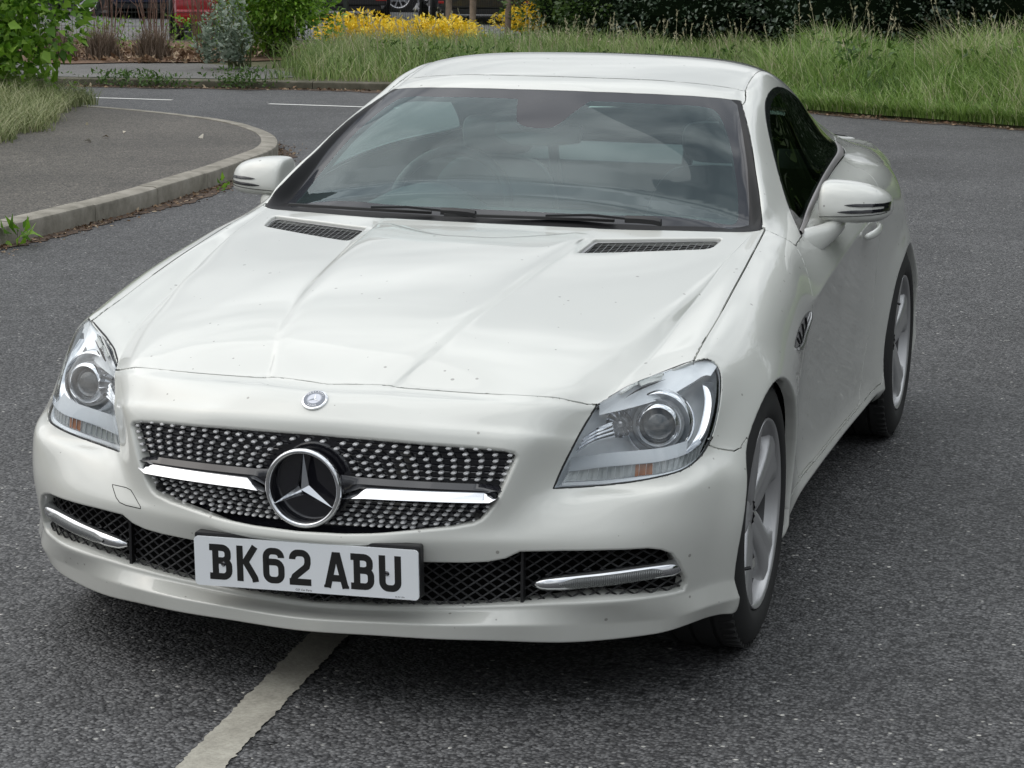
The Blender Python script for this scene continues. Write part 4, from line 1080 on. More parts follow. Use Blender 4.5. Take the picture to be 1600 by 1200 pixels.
# --- wipers
for (hx,hy),(tx,ty),(ex,ey),hz_ in (((-.078,1.318),(-.34,1.312),(-.60,1.36),.905),((.425,1.335),(.15,1.312),(-.13,1.305),.905)):
    we_=MB()
    def gzz(x,y): return on_shell(x=x,y=y)[0].z
    wz=lambda x,y,o_: (x,y,hz_+o_)
    we_.loft([[Vector((p[0],p[1]+dy*w__,p[2]+dz)) for dy,dz in ((-1,-.008),(-1,.004),(-.3,.011),(.6,.009),(1,.0),(1,-.008))] for p,w__ in ((Vector(wz(hx+.03,hy+.004,.008)),.010),(Vector(wz(hx+.012,hy+.003,.012)),.014),(Vector(wz(hx-.03,hy,.014)),.013),(Vector(wz(hx-.065,hy,.013)),.009))])
    wp=we_.build('wiper',MT['black'],car,smooth=45)
    m_=MB(); m_.loft([[Vector(wz(x,y,o_))+Vector((0,dy*w__,dz)) for dy,dz in ((-1,-.003),(-1,.003),(1,.003),(1,-.003))] for x,y,o_,w__ in ((hx-.05,hy,.015,.008),(hx-.16,hy+.003,.020,.0065),(tx,ty,.016,.005))]).build('wiper_arm',MT['black'],wp)
    m_=MB(); P_=[(hx-.10+(ex-hx+.10)*i/12,hy+.018+(ey-hy-.018)*(i/12)**1.5) for i in range(13)]
    m_.loft([[Vector(wz(x,y,.004))+Vector((0,dy,dz)) for dy,dz in ((-.006,-.002),(-.004,.005),(.004,.006),(.006,-.002))] for x,y in P_]).build('wiper_blade',MT['rubber'],wp)
# --- door mirrors
def mirror(sg):
    secs=[(.7940,.60,.938,0),(.7955,.80,.937,0),(.800,.93,.936,0),(.812,.995,.9355,0),(.842,1.02,.9345,.002),(.880,1.0,.9325,.006),(.915,.93,.9295,.012),(.945,.82,.926,.022),(.966,.66,.923,.034),(.978,.45,.921,.046),(.983,.20,.920,.052)]
    def sec(i,k,n=28,off=0):
        x,sc,zc,yo=secs[i]; b=2*pi*k/n; cb,sb=cos(b),sin(b); e=2/3.1
        yy=abs(cb)**e*(1 if cb>0 else -1); z_=abs(sb)**e*(1 if sb>0 else -1)
        ry=.100 if yy<0 else .055     # bulges forward, flat at the glass
        hz=.0575*sc+off
        return Vector((sg*x,1.845+yo+ry*sc**.8*yy*(1-.15*z_)-(off if yy<0 else 0),zc+hz*z_*(1.0 if z_>0 else .98)))
    n=28
    m_=MB(); m_.loft([[sec(i,k) for k in range(n)] for i in range(len(secs))],True,True)
    # stalk and root
    root=MB()
    R_=[((.772,1.615,.835),.050,.040),((.790,1.64,.838),.052,.040),((.812,1.70,.845),.048,.033),((.838,1.77,.861),.046,.025),((.862,1.82,.884),.060,.020)]
    rings=[]
    for (x,y,z),a,b in R_:
        rings.append([Vector((sg*(x+ (-.35*b*sin(t))),y+a*cos(t),z+b*sin(t))) for t in [2*pi*k/16 for k in range(16)]])
    mr=m_.build('door_mirror',pt,globals()['door'+('R' if sg>0 else 'L')],smooth=60,sub=1)
    root.loft(rings).build('mirror_stalk',pt,mr,smooth=70,sub=1)
    # gap line between shell and base
    def surf(u,z):
        """front surface at fraction u along x for height z"""
        i=min(len(secs)-2,max(0,int(u))); t=u-i
        best=None
        for k in range(n//4,3*n//4+1):
            p=sec(i,k).lerp(sec(i+1,k),t)
            if best is None or abs(p.z-z)<abs(best.z-z): best=p
        k0=[k for k in range(n//4,3*n//4) if (sec(i,k).lerp(sec(i+1,k),t).z-z)*(sec(i,k+1).lerp(sec(i+1,k+1),t).z-z)<=0]
        if k0:
            a=sec(i,k0[0]).lerp(sec(i+1,k0[0]),t); b=sec(i,k0[0]+1).lerp(sec(i+1,k0[0]+1),t); w=(z-a.z)/(b.z-a.z) if b.z!=a.z else 0; return a.lerp(b,w)
        return best
    def band(u0,u1,za,zb,h0,nm,m):
        b_=MB(); rings=[]; N2=14
        for i in range(N2+1):
            t=i/N2; u=u0+(u1-u0)*t; zc=za+(zb-za)*t; h=h0*min(1,(t*5+.05)**.6)
            rings.append([surf(u,zc-h)+Vector((sg*.0005,-.0012,0)),surf(u,zc)+Vector((sg*.0005,-.0018,0)),surf(u,zc+h)+Vector((sg*.0005,-.0012,0))])
        return b_.loft(rings,False,False).build(nm,m,mr,smooth=80)
    band(4.25,9.3,.9135,.9185,.0045,'mirror_indicator',MT['gloss']); band(4.7,9.2,.9325,.9315,.0042,'mirror_indicator',MT['gloss'])
    band(8.2,9.5,.924,.9245,.012,'mirror_indicator',MT['gloss'])
    b_=MB(); b_.tube([surf(.3+.94*i,.893+.0018*i)+Vector((0,-.0002,0)) for i in range(10)],.0009,5,caps=False).build('mirror_seam',MT['dark'],mr)
    g_=MB(); g_.poly([Vector((sg*(x-.018),1.902,z-.012)) for x,z in [(.835,.915),(.96,.918),(.985,.935),(.965,.965),(.90,.985),(.84,.985),(.825,.95)]],.002,(0,1,0)).build('mirror_glass',MT['chrome'],mr)
    return mr
mirror(1); mirror(-1)
# --- door handles and wing vents
for q,sg in (('R',1),('L',-1)):
    D_=globals()['door'+q]
    P_=[on_shell(y=y,z=z,frm=q)[0] for y,z in ((2.24,.782),(2.29,.785),(2.36,.788),(2.43,.791),(2.48,.793))]
    m_=MB(); rings=[]
    for p,o_,h_ in zip(P_,(.006,.024,.030,.026,.008),(.010,.013,.014,.014,.011)):
        rings.append([p+Vector((sg*(o_+.010*cos(t)),0,h_*sin(t))) for t in [2*pi*k/12 for k in range(12)]])
    m_.loft(rings).build('door_handle',pt,D_,smooth=70,sub=1)
    W_=globals()['wing'+q]
    up=[(1.045,.664),(1.10,.681),(1.17,.692),(1.25,.698),(1.33,.699),(1.395,.696)]; lo=[(1.045,.660),(1.10,.648),(1.17,.645),(1.25,.648),(1.33,.657),(1.395,.676)]
    def on(y,z,o_): h_=on_shell(y=y,z=z,frm=q)[0]; return h_+Vector((sg*o_,0,0))
    A_=smooth_poly([(0,a,b) for a,b in up],3,False); B_=smooth_poly([(0,a,b) for a,b in lo],3,False)
    m_=MB(); m_.loft([[on(a.y,a.z,.0012),on((a.y+b.y)/2,(a.z+b.z)/2,.0015),on(b.y,b.z,.0012)] for a,b in zip(A_,B_)],False,False); sv=m_.build('wing_vent',MT['gloss'],W_,smooth=80)
    for k in range(4):
        m_=MB(); t0=.20+.19*k
        a,b=A_[int(t0*15)],B_[int(t0*15)]
        m_.tube([on(b.y+.03,b.z+.006,.002),on((a.y+b.y)/2+.01,(a.z+b.z)/2,.003),on(a.y-.004,a.z-.006,.002)],.0020,6); m_.build('vent_louvre',MT['black'],sv,smooth=70)
    m_=MB(); m_.tube([on(b.y,b.z-.001,.004) for b in B_[2:]]+[on(1.402,.690,.002)],[.0035+.0035*min(1,i/3)*(1 if i<9 else max(.2,(15-i)/6)) for i in range(len(B_[2:])+1)],8); m_.build('vent_blade',MT['satin'],sv,smooth=80)
# --- seam gaps that the eye follows on the nose
# --- wheels
def wheel(name,sg,y,R_,W_,lab,rot,face=.862):
    e=empty(name,(sg*face,y,R_)); adopt(e,car)
    c=Vector((sg*face,y,R_)); A=Vector((sg,0,0))
    rr=R_-.317
    T_=[(-.20,.215),(-W_+.004,.232),(-W_-.002,.262+rr),(-W_+.006,.295+rr),(-W_+.022,.312+rr),(-W_+.04,.3165+rr),(-W_*.76,.3170+rr),(-W_*.755,.3105+rr),(-W_*.72,.3105+rr),(-W_*.715,.3172+rr),(-W_*.54,.3175+rr),(-W_*.535,.3105+rr),(-W_*.50,.3105+rr),(-W_*.495,.3175+rr),(-W_*.30,.3172+rr),(-W_*.295,.3105+rr),(-W_*.26,.3105+rr),(-W_*.255,.3170+rr),(-.040,.3160+rr),(-.020,.311+rr),(-.006,.300+rr),(.003,.280),(.007,.258),(.004,.238),(-.003,.2285),(-.010,.224),(-.016,.218)]
    m_=MB(); m_.lathe(T_,128,A,c); ty=m_.build('tyre',MT['tyre'],e,smooth=35)
    # raised shoulder blocks
    m_=MB()
    for k in range(64):
        a=2*pi*k/64; u=Vector((0,cos(a),sin(a))); v=A.cross(u)
        for x_,wd in ((-.030,.034),(-W_+.030,.034)):
            p=c+A*x_+u*(.3128+rr); Rm=Matrix((A,v,u)).transposed(); m_.box(p,(wd,.0095*2.1/1.6,.010),Rm)
    m_.build('tread_blocks',MT['tyre'],ty)
    m_=MB(); m_.lathe([(-.018,.219),(-.004,.2262),(.0005,.2240),(.0,.2205),(-.006,.2155),(-.020,.2115),(-.034,.208)],96,A,c); rim=m_.build('rim',MT['rim'],e,smooth=50)
    m_=MB(); m_.lathe([(-.034,.208),(-.05,.2035),(-.19,.197),(-.20,.215)],96,A,c); m_.build('rim_barrel',mat('barrel_shade',(.07,.07,.072),.4,.5),rim,smooth=50)  # barrel coloured dark to stand for shade between the spokes
    m_=MB(); m_.lathe([(-.085,.03),(-.085,.150),(-.105,.150),(-.105,.03)],64,A,c); m_.build('brake_disc',MT['satin'],e,smooth=30)
    m_=MB(); m_.lathe([(-.16,.0),(-.16,.196)],48,A,c); m_.build('wheel_back',MT['dark'],e)
    n=5; m_=MB()
    rs=[.030,.050,.075,.100,.125,.150,.175,.195,.208,.2145]
    hw=[.0185,.033,.038,.040,.042,.046,.052,.060,.070,.078]
    fx=[-.026,-.024,-.021,-.018,-.016,-.014,-.012,-.010,-.009,-.009]
    for k in range(n):
        a=2*pi*k/n+rot; rings=[]
        for r,w_,x_ in zip(rs,hw,fx):
            row=[]
            for t,dx in ((-1,-.050),(-1.0,-.010),(-.86,-.0015),(-.45,.0022),(-.10,.0),(.10,.0),(.45,.0022),(.86,-.0015),(1.0,-.010),(1,-.050)):
                an=a+math.asin(max(-.95,min(.95,t*w_/r))); u=Vector((0,cos(an),sin(an)))
                row.append(c+A*(x_+dx)+u*r)
            rings.append(row)
        m_.loft(rings,False,False)
    m_.build('spokes',MT['rim'],rim,smooth=50)
    m_=MB(); m_.lathe([(-.060,.064),(-.040,.062),(-.036,.058),(-.0345,.040),(-.030,.036),(-.0285,.030),(-.027,0)],40,A,c); m_.build('hub_cap',MT['rim'],rim,smooth=45)
    m_=MB()
    for k in range(n):
        a=2*pi*k/n+rot+pi/n; p=c+Vector((0,cos(a),sin(a)))*.0535+A*-.034; m_.lathe([(.004,.0125),(.003,.0105),(-.006,.0095),(-.006,0)],16,A,p)
    m_.build('wheel_bolts',MT['satin'],rim,smooth=50)
    a=rot+pi/n*3.0; p=c+Vector((0,cos(a),sin(a)))*.198; m_=MB(); m_.tube([p+A*-.02,p+A*.006-Vector((0,cos(a),sin(a)))*.012],.0042,8).build('tyre_valve',MT['black'],rim)
    return e
for sg in (1,-1):
    wheel('front_wheel',sg,.722,.317,.228,None,radians(100) if sg>0 else radians(60))
    wheel('rear_wheel',sg,3.145,.318,.245,None,radians(20) if sg>0 else radians(50),.866)
# --- cabin
ca=empty('cabin',(0,2.0,.5)); adopt(ca,car)
m_=MB(); P_=[(1.36,.845),(1.50,.872),(1.65,.880),(1.82,.875),(1.90,.850),(1.93,.79),(1.90,.66),(1.80,.45)]
m_.loft([[(x,y+.03*(x/.7)**2,z-.02*(abs(x)/.7)**3) for y,z in P_] for x in [-.70+.14*i for i in range(11)]],False,False).build('dashboard',MT['dash'],ca,smooth=40)
m_=MB(); m_.loft([[(-.36+sx*w_,y,z0+h_*cos(sx*pi/2)) for sx in [-1+.2*k for k in range(11)]] for y,w_,z0,h_ in ((1.60,.16,.86,.004),(1.70,.18,.865,.045),(1.80,.185,.865,.068),(1.88,.185,.86,.072),(1.90,.18,.85,.05))],False,False).build('instrument_hood',MT['dash'],ca,smooth=60)
m_=MB(); tl=radians(24); n=40; rings=[]
wc=Vector((-.36,2.03,.835)); ua=Vector((1,0,0)); ub=Vector((0,sin(tl),cos(tl)))
for i in range(n+1):
    a=2*pi*i/n; d=ua*cos(a)+ub*sin(a); nn=ua.cross(ub); rings.append([wc+d*(.185+.015*cos(b))+nn*.015*sin(b) for b in [2*pi*k/10 for k in range(10)]])
m_.loft(rings,True,False); sw=m_.build('steering_wheel',MT['leather'],ca,smooth=80)
m_=MB(); m_.lathe([(-.03,0),(-.03,.055),(.0,.062)],24,(0,cos(tl),-sin(tl)),wc)
for a in (0,180,270): 
    d=ua*cos(radians(a))+ub*sin(radians(a)); m_.tube([wc+d*.04,wc+d*.18],.016,8)
m_.tube([wc,wc+Vector((0,-.35,-.12))],.03,10); m_.build('wheel_spokes',MT['leather'],sw,smooth=60)
for sx in (-.36,.36):
    se=empty('seat',(sx,2.4,.2)); adopt(se,ca)
    m_=MB(); m_.loft([[(sx+a*w_,y+.05*abs(a)**2*-1+ (0 if b else .10),z) for a,b in ((-1,1),(-.6,1),(0,1),(.6,1),(1,1),(1,0),(0,0),(-1,0))] for z,y,w_ in ((.35,2.30,.22),(.50,2.36,.235),(.70,2.43,.24),(.85,2.48,.22),(.93,2.51,.17),(.95,2.53,.12))]).build('backrest',MT['leather'],se,smooth=60,sub=1)
    m_=MB(); m_.loft([[(sx+a*w_,2.515+b*.05,z) for a,b in ((-1,0),(-.7,-1),(.7,-1),(1,0),(.8,1),(-.8,1))] for z,w_ in ((.955,.09),(.975,.125),(1.03,.135),(1.07,.125),(1.085,.09))]).build('headrest',MT['leather'],se,smooth=70,sub=1)
    m_=MB(); m_.loft([[(sx+a*.23,y,z+.03*a*a) for a in (-1,-.6,0,.6,1)]+[(sx+.23,y,.2),(sx-.23,y,.2)] for y,z in ((1.95,.36),(2.05,.40),(2.30,.36),(2.40,.34))]).build('cushion',MT['leather'],se,smooth=50)
m_=MB()
for sx in (-.36,.36): m_.tube([(sx-.15,2.68,.85),(sx-.13,2.68,1.02),(sx-.06,2.68,1.07),(sx+.06,2.68,1.07),(sx+.13,2.68,1.02),(sx+.15,2.68,.85)],.018,8)
m_.build('roll_hoops',MT['leather'],ca,smooth=70)
m_=MB(); m_.loft([[(x,2.68,.30),(x,2.70,.93),(x,3.10,.955)] for x in (-.68,0,.68)],False,False).build('bulkhead',MT['leather'],ca,smooth=20)
m_=MB(); m_.loft([[(-.04+.13*a,1.845+.02*abs(a)-.015*b,1.085+.035*c_) for a,c_,b in ((-1,-.3,0),(-.95,.8,0),(-.3,1,0),(.5,1,0),(1,.7,0),(.95,-.7,0),(.2,-1,0),(-.6,-1,0))] ,[(-.04+.13*a,1.88+.02*abs(a),1.085+.035*c_) for a,c_ in ((-1,-.3),(-.95,.8),(-.3,1),(.5,1),(1,.7),(.95,-.7),(.2,-1),(-.6,-1))]]).build('rear_view_mirror',MT['black'],ca,bevel=.005)

for q,sg in (('R',1),('L',-1)):
    pts=[(1.60,.872),(1.72,.8885),(1.90,.9195),(2.10,.9485),(2.30,.9665),(2.50,.9775),(2.70,.9825),(2.88,.986),(2.985,.990)]
    P_=smooth_poly([(0,a,b) for a,b in pts],3,False); m_=MB()
    m_.loft([[on_shell(y=p.y,z=p.z-.006,frm=q)[0]+Vector((sg*.002,0,0)),on_shell(y=p.y,z=p.z-.004,frm=q)[0]+Vector((sg*.006,0,0)),on_shell(y=p.y,z=p.z+.004,frm=q)[0]+Vector((sg*.006,0,0)),on_shell(y=p.y,z=p.z+.006,frm=q)[0]+Vector((sg*.002,0,0))] for p in P_],False,False)
    m_.build('belt_strip',mat('anodised_strip',(.36,.34,.34),.3,.7),globals()['door'+q],smooth=60)
# ---------------- setting ----------------
rng = np.random.default_rng(11)
def nmesh(name, V, F, m, smooth=False, attr=None):
    """numpy verts (n,3) and faces (m,k) to an object"""
    me=bpy.data.meshes.new(name); k=F.shape[1]
    me.vertices.add(len(V)); me.vertices.foreach_set('co',np.asarray(V,np.float32).ravel())
    me.loops.add(F.size); me.loops.foreach_set('vertex_index',F.astype(np.int32).ravel())
    me.polygons.add(len(F)); me.polygons.foreach_set('loop_start',np.arange(0,F.size,k,dtype=np.int32))
    me.update(calc_edges=True)
    if attr is not None:
        a=me.attributes.new('rnd','FLOAT','FACE'); a.data.foreach_set('value',attr.astype(np.float32))
    if smooth: me.polygons.foreach_set('use_smooth',[True]*len(F))
    me.materials.append(m); ob=bpy.data.objects.new(name,me); COL.objects.link(ob); return ob
def leaf_mat(name, stops, rough=.5, trans=.25, spec=.4):
    m=mat(name,stops[0][1],rough,spec=spec); a=nd(m,'ShaderNodeAttribute'); a.attribute_name='rnd'
    c=ramp(m,a.outputs['Fac'],stops); lk(m,c,bsdf(m).inputs['Base Color'])
    tr=nd(m,'ShaderNodeBsdfTranslucent'); g=mixc(m,.5,c,(.5,.7,.1),'MULTIPLY'); lk(m,c,tr.inputs[0])
    mx=nd(m,'ShaderNodeMixShader'); mx.inputs[0].default_value=trans; lk(m,bsdf(m).outputs[0],mx.inputs[1]); lk(m,tr.outputs[0],mx.inputs[2]); lk(m,mx.outputs[0],m.node_tree.nodes['Material Output'].inputs['Surface'])
    return m
def unit(v): return v/np.maximum(np.linalg.norm(v,axis=-1,keepdims=True),1e-9)
def leaves(P, D, size, width=.5, bend=.25, var=.35):
    """pointed leaves (two quads each) at P growing along D"""
    n=len(P); s=size*(1+var*rng.standard_normal(n)).clip(.4,1.9)[:,None]
    D=unit(D); r=rng.standard_normal((n,3)); W=unit(np.cross(D,r)); N=np.cross(D,W)
    mid=P+D*s*.45+N*s*bend*.25; tip=P+D*s-N*s*bend*.4; w=s*width*.5
    V=np.stack([P,mid-W*w+N*s*.08,tip,mid+W*w+N*s*.08,mid],1).reshape(-1,3)
    b=(np.arange(n)*5)[:,None]; F=np.concatenate([b+np.array([[0,1,2,4]]),b+np.array([[0,4,2,3]])],1).reshape(-1,4)
    return V,F
def blades(P, H, lean, w=.006, segs=3, head=0, curl=.5):
    """grass blades: tapering strips that bend over"""
    n=len(P); a=rng.normal(2.9,1.5,n); d=np.stack([np.cos(a),np.sin(a),0*a],1)*lean[:,None]
    side=np.stack([-np.sin(a+rng.normal(0,.6,n)),np.cos(a+rng.normal(0,.6,n)),0*a],1)
    rows=[]
    for i in range(segs+1):
        t=i/segs; c=P+np.stack([0*H,0*H,H*(t-curl*.45*lean*t*t)],1)+d*(H*(t**2)*.9)[:,None]
        ww=(w*(1-t)**.7+.0006)[:,None] if not np.isscalar(w) else w*(1-t)**.7+.0006
        rows+= [c-side*ww, c+side*ww]
    V=np.stack(rows,1).reshape(-1,3); k=2*(segs+1); b=(np.arange(n)*k)[:,None]
    F=np.concatenate([b+np.array([[2*i,2*i+1,2*i+3,2*i+2]]) for i in range(segs)],1).reshape(-1,4)
    return V,F
def join(parts):
    Vs=[];Fs=[];o=0
    for V,F in parts: Vs.append(V);Fs.append(F+o);o+=len(V)
    return np.concatenate(Vs),np.concatenate(Fs)
# --- asphalt
def asphalt(name, lo, hi, speck, scale, tint, bumpd=.004):
    m=mat(name,(.05,.05,.05),.62,spec=.35); tc=nd(m,'ShaderNodeTexCoord')
    v=nd(m,'ShaderNodeTexVoronoi'); v.inputs['Scale'].default_value=scale; lk(m,tc.outputs['Object'],v.inputs['Vector'])
    sx=nd(m,'ShaderNodeSeparateColor'); lk(m,v.outputs['Color'],sx.inputs[0])
    c=ramp(m,sx.outputs[0],[(0,lo),(.55,tuple((a+b)/2 for a,b in zip(lo,hi))),(.93,hi),(.992,hi),(1,speck)])
    n=noise_tex(m,.7,5,.6,vec=tc.outputs['Object']); n2=noise_tex(m,9,4,.6,vec=tc.outputs['Object'])
    c=mixc(m,n.outputs[0],c,tint,'MULTIPLY') if False else c
    k=ramp(m,n.outputs[0],[(.28,(.68,.68,.68)),(.5,(1.0,1.0,1.0)),(.72,(1.24,1.24,1.24))]); c=mixc(m,1.0,c,k,'MULTIPLY')
    k=ramp(m,n2.outputs[0],[(.3,(.85,.85,.85)),(.7,(1.12,1.12,1.12))]); c=mixc(m,1.0,c,k,'MULTIPLY')
    d=ramp(m,v.outputs['Distance'],[(.0,(1.15,1.15,1.15)),(.45,(1,1,1)),(.8,(.40,.40,.40))]); c=mixc(m,1.0,c,d,'MULTIPLY')
    lk(m,c,bsdf(m).inputs['Base Color'])
    inv=nd(m,'ShaderNodeMath',operation='SUBTRACT'); inv.inputs[0].default_value=1; lk(m,v.outputs['Distance'],inv.inputs[1])
    n3=noise_tex(m,scale*.35,3,.6,vec=tc.outputs['Object']); ad=nd(m,'ShaderNodeMath',operation='ADD'); lk(m,inv.outputs[0],ad.inputs[0]); lk(m,n3.outputs[0],ad.inputs[1])
    bump(m,ad.outputs[0],.9,bumpd); return m
M_road=asphalt('asphalt',(.022,.022,.024),(.150,.150,.152),(.55,.54,.50),122,(1,1,1),.0045)
M_pave=asphalt('pavement_tarmac',(.036,.032,.027),(.150,.134,.114),(.30,.27,.22),95,(1,1,1),.004)
def flat(name,pts,z,m,kind='structure'):
    o=MB().poly([(x,y,z) for x,y in pts]).build(name,m); return tag(o,kind=kind)
flat('road',[(-150,-90),(150,-90),(150,200),(-150,200)],0,M_road)
# near footway with its kerb
kb=[(-3.9,-12),(-3.95,-4),(-4.02,0),(-4.12,3),(-4.17,4.6),(-4.21,6.11),(-4.22,6.9),(-4.24,7.63),(-4.30,8.4),(-4.38,9.2),(-4.50,10.02),(-4.61,10.69),(-4.80,11.25),(-5.07,11.8),(-5.38,12.26),(-5.76,12.70),(-6.19,13.05),(-6.68,13.36),(-7.25,13.62),(-7.89,13.82),(-9.5,14.15),(-12,14.5),(-18,15.0),(-30,15.6)]
kb=smooth_poly([(x,y,0) for x,y in kb],6,False)
def offset(P,d):
    out=[]
    for i,p in enumerate(P):
        t=(P[min(i+1,len(P)-1)]-P[max(i-1,0)]).normalized(); out.append(p+Vector((-t.y,t.x,0))*d)
    return out
inner=offset(kb,.125)
flat('footway',[(p.x,p.y) for p in inner]+[(-30,-12)],.108,M_pave)
# kerb stones: laid along the line, one object of many identical blocks
M_kerb=mat('kerb_concrete',(.27,.25,.215),.85); n=noise_tex(M_kerb,7,6,.65); lk(M_kerb,ramp(M_kerb,n.outputs[0],[(.3,(.15,.138,.11)),(.55,(.27,.25,.21)),(.8,(.37,.345,.30))]),bsdf(M_kerb).inputs['Base Color']); n=noise_tex(M_kerb,90,4,.6); bump(M_kerb,n.outputs[0],.5,.004)
def resample(P,step):
    out=[P[0]]; acc=0
    for a,b in zip(P[:-1],P[1:]):
        L=(b-a).length; t=step-acc
        while t<=L: out.append(a.lerp(b,t/L)); t+=step
        acc=(acc+L)%step
    return out
def kerb_run(P, ln, h, w, name_, batter=.012, vis=None):
    R_=resample(P,ln/4); mb=MB()
    for i in range(0,len(R_)-4,4):
        seg=R_[i:i+5]; rings=[]
        dz=random.uniform(-.002,.002)
        for j,p in enumerate(seg):
            t=(seg[min(j+1,4)]-seg[max(j-1,0)]).normalized(); nn=Vector((-t.y,t.x,0)); q=p+(t*.0035 if j==0 else (-t*.0035 if j==4 else Vector()))
            rings.append([q+Vector((0,0,-.05)),q+Vector((0,0,h-.022+dz)),q+nn*(batter*.5)+Vector((0,0,h-.008+dz)),q+nn*(batter+.012)+Vector((0,0,h+dz)),q+nn*w+Vector((0,0,h+.003+dz)),q+nn*w+Vector((0,0,-.05))])
        mb.loft(rings)
    return tag(mb.build(name_,M_kerb,smooth=30),kind='structure')
kerb_run(kb,.915,.110,.125,'kerb')
# far side: raised verge, kerb and its footway
fk=[(-40,14.9),(-25,15.9),(-14,16.85),(-9.84,17.39),(-9.22,17.56),(-8.51,17.72),(-7.86,17.88),(-6.78,18.10),(-5.6,18.28),(-4.4,18.32),(-3.3,18.05),(-2.4,17.55),(-1.66,17.06),(-.95,16.70),(-.34,16.40),(.25,16.07),(1.6,15.3),(3.5,14.2),(6.5,12.3),(10,9.8),(15,5.5),(22,-2),(30,-12)]
fk=smooth_poly([(x,y,0) for x,y in fk],4,False)
M_kerb_near=M_kerb; M_kerb=mat('mossy_kerb',(.08,.075,.05),.95); n=noise_tex(M_kerb,5,6,.7); lk(M_kerb,ramp(M_kerb,n.outputs[0],[(.3,(.045,.045,.028)),(.55,(.10,.092,.066)),(.75,(.17,.155,.12))]),bsdf(M_kerb).inputs['Base Color'])
kerb_run([p for p in fk if p.x<-1.9],.915,.080,.125,'kerb')
M_soil=mat('verge_soil',(.10,.085,.05),.95); n=noise_tex(M_soil,5,6,.7); lk(M_soil,ramp(M_soil,n.outputs[0],[(.3,(.030,.034,.014)),(.55,(.075,.075,.032)),(.75,(.12,.10,.055))]),bsdf(M_soil).inputs['Base Color'])
vi=offset(fk,.12)
flat('verge',[(p.x,p.y) for p in vi if p.x>-39]+[(120,-12),(120,150),(4,110),(0,80),(-4,42),(-7.4,33.5),(-9.2,29.2),(-10.9,26.6),(-13,25.4),(-60,25.2),(-60,14)],.08,M_soil)
M_path=asphalt('far_footway_tarmac',(.085,.08,.075),(.17,.165,.155),(.3,.28,.24),120,(1,1,1),.001)
vb0=[p for p in fk if p.x>-2.6]; vb1=offset(vb0,.14); mb_=MB(); mb_.loft([[p+Vector((0,0,-.01)),p.lerp(q,.35)+Vector((0,0,.035+.02*random.random())),q+Vector((0,0,.082))] for p,q in zip(vb0,vb1)],False,False); tag(mb_.build('verge_edge',M_soil,smooth=60),kind='structure')
flat('footway',[(-40,15.1),(-25,16.1),(-14,17.05),(-9.84,17.55),(-8.6,17.9),(-7.9,18.1),(-7.7,18.6),(-8.0,19.3),(-8.8,20.1),(-9.7,20.45),(-10.4,20.1),(-10.9,19.5),(-14,19.4),(-25,19.1),(-40,18.8)],.086,M_path)
flat('footway',[(-7.15,23.6),(-7.0,24.4),(-7.3,26.5),(-7.9,29.5),(-8.9,30.2),(-8.7,27.2),(-8.1,25.0),(-7.8,23.8)],.087,M_path)
M_cp=asphalt('car_park_tarmac',(.11,.11,.108),(.20,.20,.195),(.3,.3,.3),60,(1,1,1),.001)
flat('car_park',[(-60,25.2),(-13,25.4),(-10.9,26.6),(-9.2,29.2),(-7.4,33.5),(-4,42),(0,80),(-60,80)],.004,M_cp)
M_lit=mat('leaf_litter_soil',(.14,.085,.05),.95); n=noise_tex(M_lit,12,6,.7); lk(M_lit,ramp(M_lit,n.outputs[0],[(.3,(.05,.032,.018)),(.5,(.13,.075,.045)),(.7,(.24,.155,.10))]),bsdf(M_lit).inputs['Base Color'])
flat('planting_bed',[(-14,19.5),(-10.9,19.6),(-10.4,20.2),(-9.7,20.6),(-9.0,21.5),(-9.8,24.5),(-12,25.0),(-20,25.0),(-20,19.3)],.094,M_lit)
# markings
M_line=mat('road_paint',(.36,.345,.29),.75); n=noise_tex(M_line,9,6,.7); n2=noise_tex(M_line,140,3,.6)
c=ramp(M_line,n.outputs[0],[(.35,(.27,.255,.215)),(.6,(.38,.365,.31)),(.8,(.43,.41,.35))]); c=mixc(M_line,.5,c,ramp(M_line,n2.outputs[0],[(.3,(.6,.6,.6)),(.6,(1.1,1.1,1.1))]),'MULTIPLY'); lk(M_line,c,bsdf(M_line).inputs['Base Color']); bump(M_line,n2.outputs[0],.4,.002)
def rough_line(p0,p1,w,name,lab=None,m=M_line,jag=.005,step=.012,z=.004):
    a=Vector((*p0,z)); b=Vector((*p1,z)); t=(b-a).normalized(); nn=Vector((-t.y,t.x,0)); L=(b-a).length; n=int(L/step)
    lft=[];rgt=[]
    for i in range(n+1):
        q=a+t*(L*i/n); lft.append(q+nn*(w/2+random.uniform(-1,1)*jag*(1 if i%3 else 1.6))+t*random.uniform(-.004,.004)); rgt.append(q-nn*(w/2+random.uniform(-1,1)*jag*(1 if i%3 else 1.6))+t*random.uniform(-.004,.004))
    o=MB().add(lft+rgt,[(i,i+1,i+n+2,i+n+1) for i in range(n)]).build(name,m); return tag(o,kind='structure')
rough_line((.13,-2.4),(-.125,.455-.0),.094,'road_marking',jag=.0032)
rough_line((-.125,.455),(-.27,1.95),.094,'road_marking',jag=.0032)
m_=MB(); cx,cy=.02,-.295
m_.tube([(cx+.030*cos(a)*(1+.15*sin(3*a)),cy+.012*sin(a)+.004*cos(2*a),.0052) for a in [2*pi*i/24 for i in range(25)]],.0007,4,caps=False); tag(m_.build('scar',MT['dark']),kind='structure')
M_white=mat('white_line_paint',(.60,.60,.58),.7)
for a,b in (((-8.96,15.93),(-7.91,15.98)),((-6.87,15.93),(-5.55,15.96)),((-11.2,15.72),(-10.0,15.85)),((-4.55,15.9),(-3.4,15.75))): rough_line(a,b,.085,'road_marking',m=M_white,jag=.002,step=.1)
